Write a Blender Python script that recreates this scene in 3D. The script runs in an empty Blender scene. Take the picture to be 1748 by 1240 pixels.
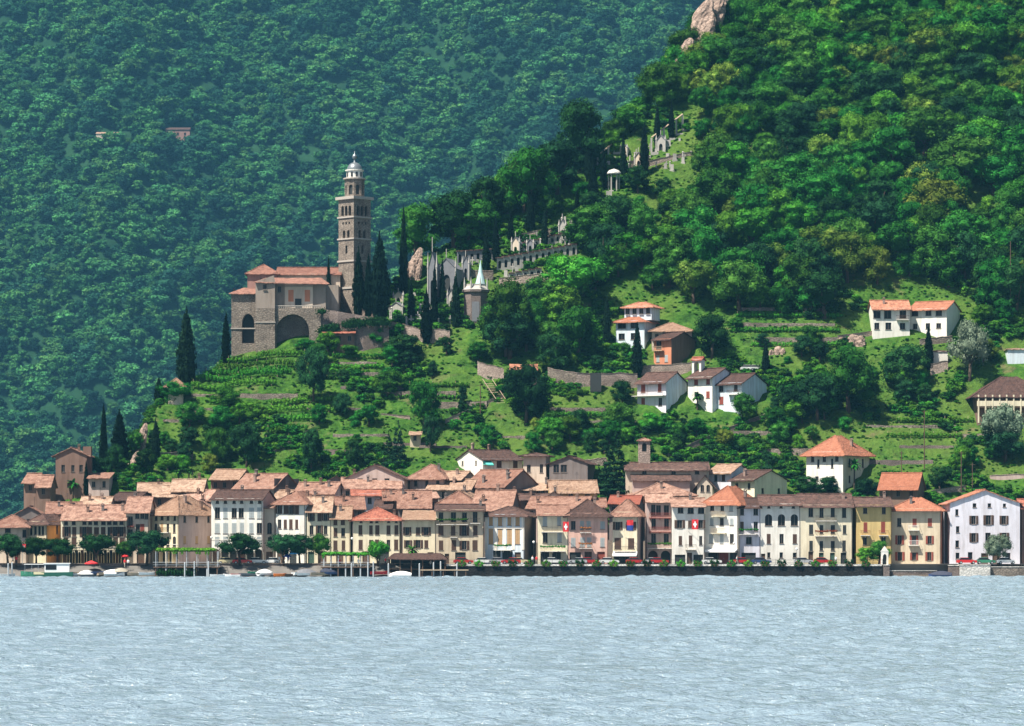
import bpy, math, random
import numpy as np
from mathutils import Vector, Matrix

sc = bpy.context.scene
C = sc.collection
R = math.radians
random.seed(7)

# ------------------------------------------------------------------ camera
F, CX, HY, CD, CH = 5827.0, 874.0, 902.0, 700.0, 10.0      # focal length in photo px, centre column, horizon row, distance to quay, eye height
cam = bpy.data.cameras.new('camera'); cam_o = bpy.data.objects.new('camera', cam); C.objects.link(cam_o)
cam.lens = F / 1748 * 36; cam.sensor_width = 36; cam.sensor_fit = 'HORIZONTAL'
cam.shift_y = (HY - 620) / 1748
cam.clip_start = 1; cam.clip_end = 9000
cam_o.location = (0, -CD, CH); cam_o.rotation_euler = (R(90), 0, 0)
sc.camera = cam_o

# ------------------------------------------------------------------ sky and sun
SUN_EL, SUN_AZ = 59.0, 52.0           # elevation; azimuth measured from the camera side (-y) towards the left (-x)
w = bpy.data.worlds.new('World'); sc.world = w; w.use_nodes = True
nt = w.node_tree
sky = nt.nodes.new('ShaderNodeTexSky'); sky.sky_type = 'NISHITA'; sky.sun_disc = False
sky.sun_elevation = R(SUN_EL); sky.sun_rotation = R(180 + SUN_AZ)
sky.air_density = 1.0; sky.dust_density = 1.5; sky.ozone_density = 1.0
bg = nt.nodes['Background']; bg.inputs['Strength'].default_value = 0.05
nt.links.new(sky.outputs[0], bg.inputs[0])
sl = bpy.data.lights.new('sun', 'SUN'); sl.energy = 5.0; sl.angle = R(0.53); sl.color = (1.0, 0.94, 0.83)
so = bpy.data.objects.new('sun', sl); C.objects.link(so)
sdir = Vector((-math.sin(R(SUN_AZ)) * math.cos(R(SUN_EL)), -math.cos(R(SUN_AZ)) * math.cos(R(SUN_EL)), math.sin(R(SUN_EL))))
so.rotation_euler = sdir.to_track_quat('Z', 'Y').to_euler(); so.location = (-60, -60, 300)
vs = sc.view_settings
vs.view_transform = 'Standard'; vs.look = 'None'; vs.gamma = 1; vs.use_curve_mapping = False; vs.exposure = 1.1
sc.render.engine = 'CYCLES'
sc.cycles.max_bounces = 6; sc.cycles.diffuse_bounces = 3; sc.cycles.glossy_bounces = 3
sc.cycles.transparent_max_bounces = 8; sc.cycles.volume_bounces = 0
sc.cycles.use_denoising = True

# ------------------------------------------------------------------ materials
MATS = {}
def _new(name):
    m = bpy.data.materials.new(name); m.use_nodes = True
    MATS[name] = m
    return m, m.node_tree.nodes, m.node_tree.links, m.node_tree.nodes['Principled BSDF']
def _tex(N, L, kind, scale, vec, detail=4, rough=.55, dist=0):
    t = N.new(kind); t.inputs['Scale'].default_value = scale
    if 'Detail' in t.inputs: t.inputs['Detail'].default_value = detail
    if 'Roughness' in t.inputs: t.inputs['Roughness'].default_value = rough
    if 'Distortion' in t.inputs: t.inputs['Distortion'].default_value = dist
    L.new(vec, t.inputs['Vector']); return t
def _map(N, L, scale, out='Object'):
    tc = N.new('ShaderNodeTexCoord'); mp = N.new('ShaderNodeMapping'); mp.inputs['Scale'].default_value = scale
    L.new(tc.outputs[out], mp.inputs['Vector']); return mp.outputs[0]
def _ramp(N, L, src, stops):
    r = N.new('ShaderNodeValToRGB'); e = r.color_ramp.elements
    while len(e) < len(stops): e.new(.5)
    for k, (p, c) in enumerate(stops): e[k].position = p; e[k].color = (*c, 1)
    L.new(src, r.inputs[0]); return r
def _mixc(N, L, fac, a, b, mode='MIX'):
    m = N.new('ShaderNodeMix'); m.data_type = 'RGBA'; m.blend_type = mode
    for v, s in ((fac, m.inputs[0]), (a, m.inputs[6]), (b, m.inputs[7])):
        if isinstance(v, (int, float)): s.default_value = v
        elif isinstance(v, tuple): s.default_value = (*v, 1)
        else: L.new(v, s)
    return m.outputs[2]
def _bump(N, L, src, strength, dist, bsdf):
    b = N.new('ShaderNodeBump'); b.inputs['Strength'].default_value = strength; b.inputs['Distance'].default_value = dist
    L.new(src, b.inputs['Height']); L.new(b.outputs[0], bsdf.inputs['Normal'])
def mul(c, k): return tuple(min(1, x * k) for x in c)

def mat_plaster(name, col, stain=.5, rough=.9):
    m, N, L, b = _new(name)
    v = _map(N, L, (1, 1, 1)); vs_ = _map(N, L, (1.3, 1.3, .16))
    big = _tex(N, L, 'ShaderNodeTexNoise', .35, v, 5)
    st = _tex(N, L, 'ShaderNodeTexNoise', .9, vs_, 5, .65)
    fine = _tex(N, L, 'ShaderNodeTexNoise', 7, v, 3)
    oi = N.new('ShaderNodeObjectInfo')
    c1 = _mixc(N, L, _ramp(N, L, big.outputs[0], [(.35, (0, 0, 0)), (.7, (1, 1, 1))]).outputs[0], col, mul(col, .86))
    c2 = _mixc(N, L, _ramp(N, L, st.outputs[0], [(.44, (0, 0, 0)), (.66, (stain,) * 3)]).outputs[0], c1, tuple(.55 * x * y for x, y in zip(col, (1, .93, .86))))
    L.new(c2, b.inputs['Base Color']); b.inputs['Roughness'].default_value = rough; b.inputs['Specular IOR Level'].default_value = .15
    _bump(N, L, fine.outputs[0], .25, .03, b)
    return m
def mat_roof(name, cols, seed=0):
    m, N, L, b = _new(name)
    v = _map(N, L, (1, 1, 1))
    oi = N.new('ShaderNodeObjectInfo')
    add = N.new('ShaderNodeVectorMath'); add.operation = 'ADD'
    cx = N.new('ShaderNodeCombineXYZ'); L.new(oi.outputs['Random'], cx.inputs[0]); L.new(oi.outputs['Random'], cx.inputs[1])
    sc_ = N.new('ShaderNodeVectorMath'); sc_.operation = 'SCALE'; sc_.inputs['Scale'].default_value = 60; L.new(cx.outputs[0], sc_.inputs[0])
    L.new(v, add.inputs[0]); L.new(sc_.outputs[0], add.inputs[1])
    vv = add.outputs[0]
    tile = _tex(N, L, 'ShaderNodeTexVoronoi', 2.1, vv)
    big = _tex(N, L, 'ShaderNodeTexNoise', .85, vv, 6, .7)
    cols = [mul(c_, .82) for c_ in cols]
    r1 = _ramp(N, L, tile.outputs['Color'], [(.05, cols[0]), (.5, cols[1]), (.95, cols[2])])
    c = _mixc(N, L, _ramp(N, L, big.outputs[0], [(.42, (0, 0, 0)), (.62, (.85,) * 3)]).outputs[0], r1.outputs[0], cols[3])
    c = _mixc(N, L, oi.outputs['Random'], c, _mixc(N, L, .7, c, mul(cols[0], 1.25)))
    L.new(c, b.inputs['Base Color']); b.inputs['Roughness'].default_value = .85; b.inputs['Specular IOR Level'].default_value = .15
    wv = N.new('ShaderNodeTexWave'); wv.inputs['Scale'].default_value = 1.1; wv.inputs['Distortion'].default_value = 1.2
    wv.bands_direction = 'DIAGONAL'
    L.new(vv, wv.inputs['Vector'])
    _bump(N, L, tile.outputs['Distance'], .9, .2, b)
    return m
def mat_stone(name, a, bcol, scale=2.2, zs=1.6):
    m, N, L, b = _new(name)
    v = _map(N, L, (1, 1, zs))
    vo = _tex(N, L, 'ShaderNodeTexVoronoi', scale, v)
    ve = N.new('ShaderNodeTexVoronoi'); ve.feature = 'DISTANCE_TO_EDGE'; ve.inputs['Scale'].default_value = scale; L.new(v, ve.inputs['Vector'])
    nz = _tex(N, L, 'ShaderNodeTexNoise', .25, v, 5, .6)
    c = _ramp(N, L, vo.outputs['Color'], [(.1, a), (.9, bcol)]).outputs[0]
    c = _mixc(N, L, _ramp(N, L, ve.outputs['Distance'], [(0, (.75,) * 3), (.1, (0, 0, 0))]).outputs[0], c, mul(a, .4))
    c = _mixc(N, L, _ramp(N, L, nz.outputs[0], [(.42, (0, 0, 0)), (.7, (.6,) * 3)]).outputs[0], c, mul(a, .6))
    L.new(c, b.inputs['Base Color']); b.inputs['Roughness'].default_value = .95; b.inputs['Specular IOR Level'].default_value = .1
    _bump(N, L, ve.outputs['Distance'], .7, .15, b)
    return m
def mat_plain(name, col, rough=.6, metal=0, spec=.4, var=.15, scale=3):
    m, N, L, b = _new(name)
    v = _map(N, L, (1, 1, 1)); nz = _tex(N, L, 'ShaderNodeTexNoise', scale, v, 3)
    c = _mixc(N, L, nz.outputs[0], mul(col, 1 - var), mul(col, 1 + var))
    L.new(c, b.inputs['Base Color']); b.inputs['Roughness'].default_value = rough; b.inputs['Metallic'].default_value = metal
    b.inputs['Specular IOR Level'].default_value = spec
    return m
def mat_leaf(name, a, bcol, c3, trans=.12):
    m, N, L, b = _new(name)
    v = _map(N, L, (1, 1, 1)); oi = N.new('ShaderNodeObjectInfo')
    nz = _tex(N, L, 'ShaderNodeTexNoise', 5, v, 3, .6)
    if 'far' not in name: a, bcol, c3 = mul(a, .8), mul(bcol, .9), mul(c3, 1.25)
    c = _ramp(N, L, nz.outputs[0], [(.3, a), (.55, bcol), (.75, c3)]).outputs[0]
    hsv = N.new('ShaderNodeHueSaturation'); L.new(c, hsv.inputs['Color'])
    mr = N.new('ShaderNodeMapRange'); mr.inputs['To Min'].default_value = .55; mr.inputs['To Max'].default_value = 1.35
    L.new(oi.outputs['Random'], mr.inputs['Value']); L.new(mr.outputs[0], hsv.inputs['Value'])
    ml = N.new('ShaderNodeMath'); ml.operation = 'MULTIPLY'; ml.inputs[1].default_value = 7.31; L.new(oi.outputs['Random'], ml.inputs[0])
    fr = N.new('ShaderNodeMath'); fr.operation = 'FRACT'; L.new(ml.outputs[0], fr.inputs[0])
    mh = N.new('ShaderNodeMapRange'); mh.inputs['To Min'].default_value = .492; mh.inputs['To Max'].default_value = .535
    L.new(fr.outputs[0], mh.inputs['Value']); L.new(mh.outputs[0], hsv.inputs['Hue'])
    out = N['Material Output']; N.remove(b)
    d = N.new('ShaderNodeBsdfDiffuse'); t = N.new('ShaderNodeBsdfTranslucent'); mx = N.new('ShaderNodeMixShader'); mx.inputs[0].default_value = trans
    L.new(hsv.outputs[0], d.inputs[0]); L.new(hsv.outputs[0], t.inputs[0])
    L.new(d.outputs[0], mx.inputs[1]); L.new(t.outputs[0], mx.inputs[2]); L.new(mx.outputs[0], out.inputs['Surface'])
    return m

# plasters
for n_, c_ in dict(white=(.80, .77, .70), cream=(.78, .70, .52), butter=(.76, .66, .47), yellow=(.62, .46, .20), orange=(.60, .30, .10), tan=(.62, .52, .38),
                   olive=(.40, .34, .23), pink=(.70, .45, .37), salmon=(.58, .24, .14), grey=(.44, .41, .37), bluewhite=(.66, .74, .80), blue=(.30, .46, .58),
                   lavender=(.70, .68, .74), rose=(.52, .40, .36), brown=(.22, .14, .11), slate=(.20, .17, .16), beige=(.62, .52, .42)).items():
    mat_plaster(n_, c_)
mat_plaster('chimney_plaster', (.34, .24, .20)); mat_plaster('church_plaster', (.30, .25, .21), .6); mat_plaster('church_rose', (.34, .20, .17), .5)
mat_stone('stone', (.085, .07, .06), (.27, .225, .185), 1.5, 1.5)
mat_stone('stone_dark', (.10, .08, .07), (.24, .19, .17))
mat_stone('stone_pink', (.22, .165, .135), (.42, .33, .28), 1.6)
mat_stone('quay_stone', (.012, .012, .014), (.03, .03, .03), 1.2)  # shade on the quay wall is put into this near-black stone colour
mat_stone('pale_block', (.42, .40, .37), (.66, .63, .58), 1.3, 1.4)
mat_stone('rock', (.15, .105, .085), (.35, .26, .21), .8, 1.6)
mat_roof('roof_pink', [(.15, .065, .045), (.38, .20, .145), (.60, .38, .29), (.21, .115, .085)])
mat_roof('roof_tan', [(.20, .11, .07), (.42, .26, .18), (.60, .42, .31), (.26, .16, .11)])
mat_roof('roof_brown', [(.045, .026, .022), (.11, .062, .05), (.19, .11, .09), (.07, .045, .04)])
mat_roof('roof_orange', [(.26, .09, .05), (.46, .18, .105), (.60, .28, .18), (.30, .13, .085)])
mat_roof('roof_church', [(.14, .06, .045), (.30, .13, .095), (.44, .23, .17), (.17, .09, .07)])
mat_roof('roof_red', [(.22, .06, .04), (.42, .13, .085), (.54, .21, .14), (.24, .09, .065)])
mat_plain('glass', (.012, .014, .018), .25, 0, .3)
mat_plain('frame', (.16, .13, .11), .6)
mat_plain('trim', (.62, .58, .52), .8)
mat_plain('church_trim', (.36, .32, .28), .9, var=.3)
mat_plain('shutter_brown', (.085, .045, .03), .7)
mat_plain('shutter_dark', (.03, .035, .035), .7)
mat_plain('shutter_green', (.05, .10, .075), .7)
mat_plain('shutter_grey', (.34, .37, .37), .7)
mat_plain('shutter_red', (.25, .055, .035), .7)
mat_plain('shutter_tan', (.42, .27, .14), .7)
mat_plain('wood', (.10, .06, .04), .8, var=.3)
mat_plain('wood_pale', (.38, .29, .20), .8, var=.3)
mat_plain('iron', (.03, .03, .032), .5, .4)
mat_plain('steel', (.45, .47, .48), .4, .6)
mat_plain('post_white', (.42, .45, .47), .6)
mat_plain('marble', (.36, .34, .31), .6, var=.25, scale=1.5)
mat_plain('marble_grey', (.16, .165, .18), .7, var=.3, scale=1.5)
mat_plain('white_paint', (.80, .80, .78), .4)
mat_plain('verdigris', (.42, .58, .58), .5, .1)
mat_plain('dome_metal', (.22, .24, .25), .35, .5)
mat_plain('red_cloth', (.62, .03, .035), .8)
mat_plain('blue_cloth', (.02, .05, .26), .8)
mat_plain('sky_cloth', (.05, .30, .62), .8)
mat_plain('white_cloth', (.80, .80, .78), .8)
mat_plain('teal_cloth', (.10, .50, .42), .8)
mat_plain('orange_plastic', (.80, .20, .03), .4)
mat_plain('rubber', (.02, .02, .02), .8)
mat_plain('lamp_glass', (.75, .75, .72), .3)
mat_plain('shingle', (.13, .12, .11), .95, scale=.6, var=.45)
mat_plain('pavement', (.30, .28, .26), .9, scale=.8)
mat_plain('asphalt', (.055, .055, .056), .95, scale=1.5)
mat_plain('skin', (.52, .30, .20), .6)
mat_plain('hair', (.05, .03, .02), .7)
mat_plain('trouser_dark', (.03, .035, .06), .8)
mat_plain('trouser_pale', (.45, .40, .32), .8)
for n_, c_ in dict(car_red=(.50, .02, .02), car_white=(.78, .78, .76), car_green=(.04, .20, .12), car_silver=(.45, .46, .48), car_blue=(.04, .07, .18), car_cream=(.70, .62, .38)).items():
    mat_plain(n_, c_, .25, .1, .6, .04)
# vegetation
mat_leaf('leaf', (.020, .075, .014), (.045, .145, .020), (.095, .22, .035))
mat_leaf('leaf_dark', (.008, .034, .012), (.018, .066, .018), (.035, .11, .025))
mat_leaf('leaf_yellow', (.06, .12, .015), (.14, .21, .03), (.26, .31, .06))
mat_leaf('leaf_bright', (.040, .13, .014), (.085, .22, .022), (.15, .31, .035))
mat_leaf('leaf_silver', (.09, .13, .085), (.17, .22, .15), (.26, .31, .22))
mat_leaf('leaf_cypress', (.004, .012, .007), (.008, .022, .011), (.014, .034, .015), .1)
mat_leaf('leaf_conifer', (.006, .024, .012), (.012, .042, .018), (.022, .06, .022), .1)
mat_leaf('leaf_far', (.020, .080, .026), (.058, .17, .046), (.15, .30, .08))
mat_leaf('leaf_far_dark', (.010, .045, .025), (.02, .075, .035), (.045, .12, .05))
mat_leaf('flowers', (.35, .03, .03), (.20, .08, .03), (.45, .08, .06))
mat_plain('bark', (.07, .05, .035), .95, var=.4)

def mat_ground():
    m, N, L, b = _new('ground')
    v = _map(N, L, (1, 1, 1))
    n1 = _tex(N, L, 'ShaderNodeTexNoise', .045, v, 6, .65)
    n2 = _tex(N, L, 'ShaderNodeTexNoise', .5, v, 6, .7)
    n3 = _tex(N, L, 'ShaderNodeTexNoise', .14, v, 5, .6)
    g = _ramp(N, L, n2.outputs[0], [(.32, (.015, .05, .010)), (.5, (.045, .125, .016)), (.7, (.10, .20, .03))]).outputs[0]
    g = _mixc(N, L, _ramp(N, L, n1.outputs[0], [(.45, (0, 0, 0)), (.6, (.5,) * 3)]).outputs[0], g, (.12, .17, .035))
    g = _mixc(N, L, _ramp(N, L, n3.outputs[0], [(.60, (0, 0, 0)), (.72, (.65,) * 3)]).outputs[0], g, (.20, .15, .085))
    # bare earth and stone faces where the slope is steep (terrace risers)
    ge = N.new('ShaderNodeNewGeometry'); sp = N.new('ShaderNodeSeparateXYZ'); L.new(ge.outputs['True Normal'], sp.inputs[0])
    st = _ramp(N, L, sp.outputs['Z'], [(.40, (.7,) * 3), (.55, (0, 0, 0))]).outputs[0]
    g = _mixc(N, L, st, g, (.12, .10, .06))
    sy = N.new('ShaderNodeSeparateXYZ'); L.new(v, sy.inputs[0]); ay = N.new('ShaderNodeMath'); ay.operation = 'MULTIPLY_ADD'; ay.inputs[1].default_value = 14; L.new(n3.outputs[0], ay.inputs[0]); L.new(sy.outputs['Y'], ay.inputs[2])
    vr = N.new('ShaderNodeMapRange'); vr.inputs['From Min'].default_value = 52; vr.inputs['From Max'].default_value = 58; vr.inputs['To Min'].default_value = 1; vr.inputs['To Max'].default_value = 0; L.new(ay.outputs[0], vr.inputs['Value'])
    g = _mixc(N, L, vr.outputs[0], g, (.13, .105, .085))
    L.new(g, b.inputs['Base Color']); b.inputs['Roughness'].default_value = 1; b.inputs['Specular IOR Level'].default_value = .1
    _bump(N, L, n2.outputs[0], 1.0, 1.6, b)
mat_ground()
def mat_mountain():
    m, N, L, b = _new('mountain_floor')
    v = _map(N, L, (1, 1, 1)); n2 = _tex(N, L, 'ShaderNodeTexNoise', .05, v, 5, .6)
    g = _ramp(N, L, n2.outputs[0], [(.3, (.006, .028, .012)), (.7, (.015, .05, .02))]).outputs[0]
    L.new(g, b.inputs['Base Color']); b.inputs['Roughness'].default_value = 1; b.inputs['Specular IOR Level'].default_value = .1
mat_mountain()
def mat_water():
    m, N, L, b = _new('water')
    v1 = _map(N, L, (.55, 1.0, 1)); v2 = _map(N, L, (1.3, 2.2, 1))
    a = _tex(N, L, 'ShaderNodeTexNoise', 1.1, v1, 4, .6, .6); c = _tex(N, L, 'ShaderNodeTexNoise', 1.6, v2, 3, .6, .3)
    ad = N.new('ShaderNodeMath'); ad.operation = 'MULTIPLY_ADD'; ad.inputs[1].default_value = .35
    L.new(c.outputs[0], ad.inputs[0]); L.new(a.outputs[0], ad.inputs[2])
    b.inputs['Base Color'].default_value = (.195, .264, .315, 1)  # paler than deep water: bright sky reflection put into the base colour
    b.inputs['Roughness'].default_value = .12; b.inputs['IOR'].default_value = 1.33
    _bump(N, L, ad.outputs[0], 1.0, .6, b)
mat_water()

# ------------------------------------------------------------------ helpers
def P(px, py, d):
    """photo pixel at depth d behind the quay line -> world point"""
    k = (CD + d) / F
    return Vector(((px - CX) * k, d, CH + (HY - py) * k))
def tag(o, label=None, cat=None, group=None, kind=None):
    for k, v in (('label', label), ('category', cat), ('group', group), ('kind', kind)):
        if v: o[k] = v
    return o
def empty(name, loc, rz=0, label=None, cat=None, group=None):
    o = bpy.data.objects.new(name, None); C.objects.link(o); o.location = loc; o.rotation_euler = (0, 0, rz)
    o.empty_display_size = .5
    return tag(o, label, cat, group)
def link(name, mesh, parent=None, loc=(0, 0, 0), rz=0, scale=None):
    o = bpy.data.objects.new(name, mesh); C.objects.link(o); o.location = loc; o.rotation_euler = (0, 0, rz)
    if scale: o.scale = scale
    if parent: o.parent = parent
    return o
class MB:
    def __init__(s): s.v = []; s.f = []; s.m = []; s.mi = 0
    def poly(s, pts):
        n = len(s.v); s.v += [tuple(p) for p in pts]; s.f.append(tuple(range(n, n + len(pts)))); s.m.append(s.mi)
    def box(s, x0, x1, y0, y1, z0, z1):
        n = len(s.v)
        s.v += [(x0, y0, z0), (x1, y0, z0), (x1, y1, z0), (x0, y1, z0), (x0, y0, z1), (x1, y0, z1), (x1, y1, z1), (x0, y1, z1)]
        for q in ((0, 3, 2, 1), (4, 5, 6, 7), (0, 1, 5, 4), (1, 2, 6, 5), (2, 3, 7, 6), (3, 0, 4, 7)):
            s.f.append(tuple(n + k for k in q)); s.m.append(s.mi)
        return s
    def rings(s, rings, cap=True):
        n = len(s.v); k = len(rings[0])
        for r in rings: s.v += [tuple(p) for p in r]
        for i in range(len(rings) - 1):
            for j in range(k):
                s.f.append((n + i * k + j, n + i * k + (j + 1) % k, n + (i + 1) * k + (j + 1) % k, n + (i + 1) * k + j)); s.m.append(s.mi)
        if cap:
            s.f.append(tuple(n + j for j in reversed(range(k)))); s.m.append(s.mi)
            s.f.append(tuple(n + (len(rings) - 1) * k + j for j in range(k))); s.m.append(s.mi)
        return s
    def lathe(s, prof, n=12, c=(0, 0), rot=0, cap=True):
        return s.rings([[(c[0] + r * math.cos(rot + 2 * math.pi * j / n), c[1] + r * math.sin(rot + 2 * math.pi * j / n), z) for j in range(n)] for r, z in prof], cap)
    def tube(s, p0, p1, r0, r1=None, n=6):
        p0, p1 = Vector(p0), Vector(p1); r1 = r0 if r1 is None else r1
        q = (p1 - p0).to_track_quat('Z', 'Y').to_matrix(); a, b = q @ Vector((1, 0, 0)), q @ Vector((0, 1, 0))
        return s.rings([[p + (a * math.cos(t) + b * math.sin(t)) * r for t in (2 * math.pi * j / n for j in range(n))] for p, r in ((p0, r0), (p1, r1))])
    def prism(s, pts, y0, y1):
        """polygon in x,z (counter-clockwise seen from -y) extruded from y0 to y1"""
        return s.rings([[(x, y0, z) for x, z in pts], [(x, y1, z) for x, z in pts]])
    def mesh(s, name, mats, smooth=False):
        me = bpy.data.meshes.new(name); me.from_pydata(s.v, [], s.f)
        for m in (mats if isinstance(mats, (list, tuple)) else [mats]): me.materials.append(MATS[m])
        me.polygons.foreach_set('material_index', s.m)
        if smooth: me.polygons.foreach_set('use_smooth', [True] * len(s.f))
        me.update(); return me
    def build(s, name, mats, parent=None, loc=(0, 0, 0), rz=0, smooth=False):
        return link(name, s.mesh(name, mats, smooth), parent, loc, rz)
CACHE = {}
def cached(key, fn):
    if key not in CACHE: CACHE[key] = fn()
    return CACHE[key]

# ------------------------------------------------------------------ the shape of the hill
PROF = [(-400, -40), (-40, -7), (-3, -2.5), (1.5, .6), (7, 1.9), (22, 2.3), (35, 5), (60, 14), (85, 30), (113, 50), (133, 65), (160, 86), (200, 116), (300, 192), (420, 288), (620, 430)]
def prof(y): return float(np.interp(y, [p[0] for p in PROF], [p[1] for p in PROF]))
def smooth(a, b, x):
    t = max(0, min(1, (x - a) / (b - a))); return t * t * (3 - 2 * t)
CREST_PX = [(-260, 972), (-60, 945), (0, 905), (40, 868), (100, 850), (150, 822), (200, 790), (235, 745), (270, 690), (300, 660), (350, 640), (395, 612), (470, 590), (560, 540), (605, 522), (660, 500),
            (700, 450), (760, 425), (840, 378), (960, 310), (1040, 262), (1100, 205), (1160, 125), (1215, 55), (1300, -60), (1500, -260)]
def _crest():
    out = []
    for px, py in CREST_PX:
        d = 4.0
        while prof(d) < CH + (HY - py) * (CD + d) / F and d < 600: d += .5
        out.append(((px - CX) * (CD + d) / F, prof(d), d))
    return out
CREST = _crest()
CXS, CZS, CDS = [c[0] for c in CREST], [c[1] for c in CREST], [c[2] for c in CREST]
def H(x, y):
    n = (.8 * math.sin(x * .11 + 1.7 * math.sin(y * .07)) + .6 * math.sin(y * .19 + x * .05) + .5 * math.sin(x * .31 - y * .23)) * smooth(30, 75, y)
    z = prof(y) + n
    # cultivated terraces on the middle slope
    tm = smooth(52, 62, y) * (1 - smooth(118, 135, y)) * smooth(-92, -80, x) * (1 - smooth(85, 105, x))
    if tm > 0:
        s = 2.3; zz = z + .5 * math.sin(x * .06); k = math.floor(zz / s); fr = zz / s - k
        z = z * (1 - .75 * tm) + .75 * tm * (s * (k + .25 * fr + .75 * smooth(.62, .95, fr)) - (zz - z))
    c = float(np.interp(x, CXS, CZS)); dc = float(np.interp(x, CXS, CDS))
    c = c + .4 * n - .45 * max(0, y - dc - 18)
    h = max(0, min(1, .5 + .5 * (c - z) / 2.5))
    return c * (1 - h) + z * h - 2.5 * h * (1 - h)
def ground(px, py, dmin=8):
    d = dmin; prev = None
    while d < 500:
        p = P(px, py, d)
        if H(p.x, p.y) >= p.z: break
        d += .8
    if d < 500: return P(px, py, d)
    return ground(px, py + 5, dmin) if py < 900 else P(px, py, 30)
def on_ground(x, y): return Vector((x, y, H(x, y)))
def to_px(p):
    k = F / (CD + p[1]); return CX + p[0] * k, HY - (p[2] - CH) * k

def grid_mesh(name, xs, ys, Z, mat):
    nx, ny = len(xs), len(ys)
    X, Y = np.meshgrid(xs, ys)
    co = np.stack([X, Y, Z], -1).reshape(-1, 3).astype(np.float32)
    i = np.arange(nx * ny).reshape(ny, nx)
    fa = np.stack([i[:-1, :-1], i[:-1, 1:], i[1:, 1:], i[1:, :-1]], -1).reshape(-1, 4).astype(np.int32)
    me = bpy.data.meshes.new(name); me.vertices.add(len(co)); me.vertices.foreach_set('co', co.ravel())
    me.loops.add(fa.size); me.loops.foreach_set('vertex_index', fa.ravel())
    me.polygons.add(len(fa)); me.polygons.foreach_set('loop_start', np.arange(0, fa.size, 4, dtype=np.int32))
    me.polygons.foreach_set('loop_total', np.full(len(fa), 4, np.int32)); me.polygons.foreach_set('use_smooth', np.ones(len(fa), bool))
    me.update(); me.validate(); me.materials.append(MATS[mat]); return me

xs = np.concatenate([np.arange(-420, -150, 15), np.arange(-150, 215, 1.25), np.arange(215, 500, 15)])
ys = np.concatenate([np.arange(-40, 0, 8), np.arange(0, 150, 1.1), np.arange(150, 330, 3), np.arange(330, 620, 15)])
Z = np.array([[H(x, y) for x in xs] for y in ys])
tag(link('hillside', grid_mesh('hillside', xs, ys, Z, 'ground')), kind='structure')

# ------------------------------------------------------------------ lake
rng = np.random.default_rng(3)
wx = np.concatenate([[-3200, -1500, -600, -260, -150], np.arange(-118, 118, .5), [150, 260, 600, 1500, 3200]])
wy = np.concatenate([[-1500, -1000, -720, -620, -570], np.arange(-542, 2, .42), [60, 300, 1000, 1900]])
X, Y = np.meshgrid(wx, wy); Zw = np.zeros_like(X)
for k in range(60):
    lam = 1.15 * (5.5 / 1.15) ** rng.random(); th = rng.normal(.15, .45)
    kx, ky = 2 * math.pi / lam * math.sin(th), 2 * math.pi / lam * math.cos(th)
    Zw += .0128 * lam ** .62 * np.sin(kx * X + ky * Y + rng.random() * 6.28 + 1.2 * np.sin(.05 * X + .03 * Y + k))
fade = np.clip((120 - np.abs(X)) / 3, 0, 1) * np.clip((3 - Y) / 3, 0, 1) * np.clip((Y + 545) / 6, 0, 1)
Zw = Zw * fade * (.95 + .16 * np.sin(X * .031 + 1.4 * np.sin(Y * .017)) + .10 * np.sin(Y * .06 + 2 * np.sin(X * .02)))
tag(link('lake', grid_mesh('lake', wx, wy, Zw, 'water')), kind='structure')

# ------------------------------------------------------------------ far mountain
def MZ(x, y):
    s = (y - 1500)
    z = np.where(s < 0, -5 + s * .05, .62 * s)
    g1 = 1 - np.abs(np.sin(x * .0085 + .0045 * y + .7 * np.sin(y * .005 + x * .002)))            # spurs and gullies running down the slope
    g2 = 1 - np.abs(np.sin(x * .021 - .006 * y + 1.3 * np.sin(y * .009)))
    z = z + (52 * (g1 - .45) + 22 * (g2 - .4) + 7 * np.sin(x * .06 + y * .045) + 5 * np.sin(x * .11 - y * .07)) * np.clip(s / 200, 0, 1)
    return z - .10 * np.clip(-x - 100, 0, 400) * np.clip(s / 300, 0, 1)
mx = np.linspace(-900, 900, 150); my = np.concatenate([[1380, 1460], np.linspace(1500, 2450, 140), [2700]])
MX, MY = np.meshgrid(mx, my)
tag(link('mountain', grid_mesh('mountain', mx, my, MZ(MX, MY), 'mountain_floor')), kind='structure')

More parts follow.
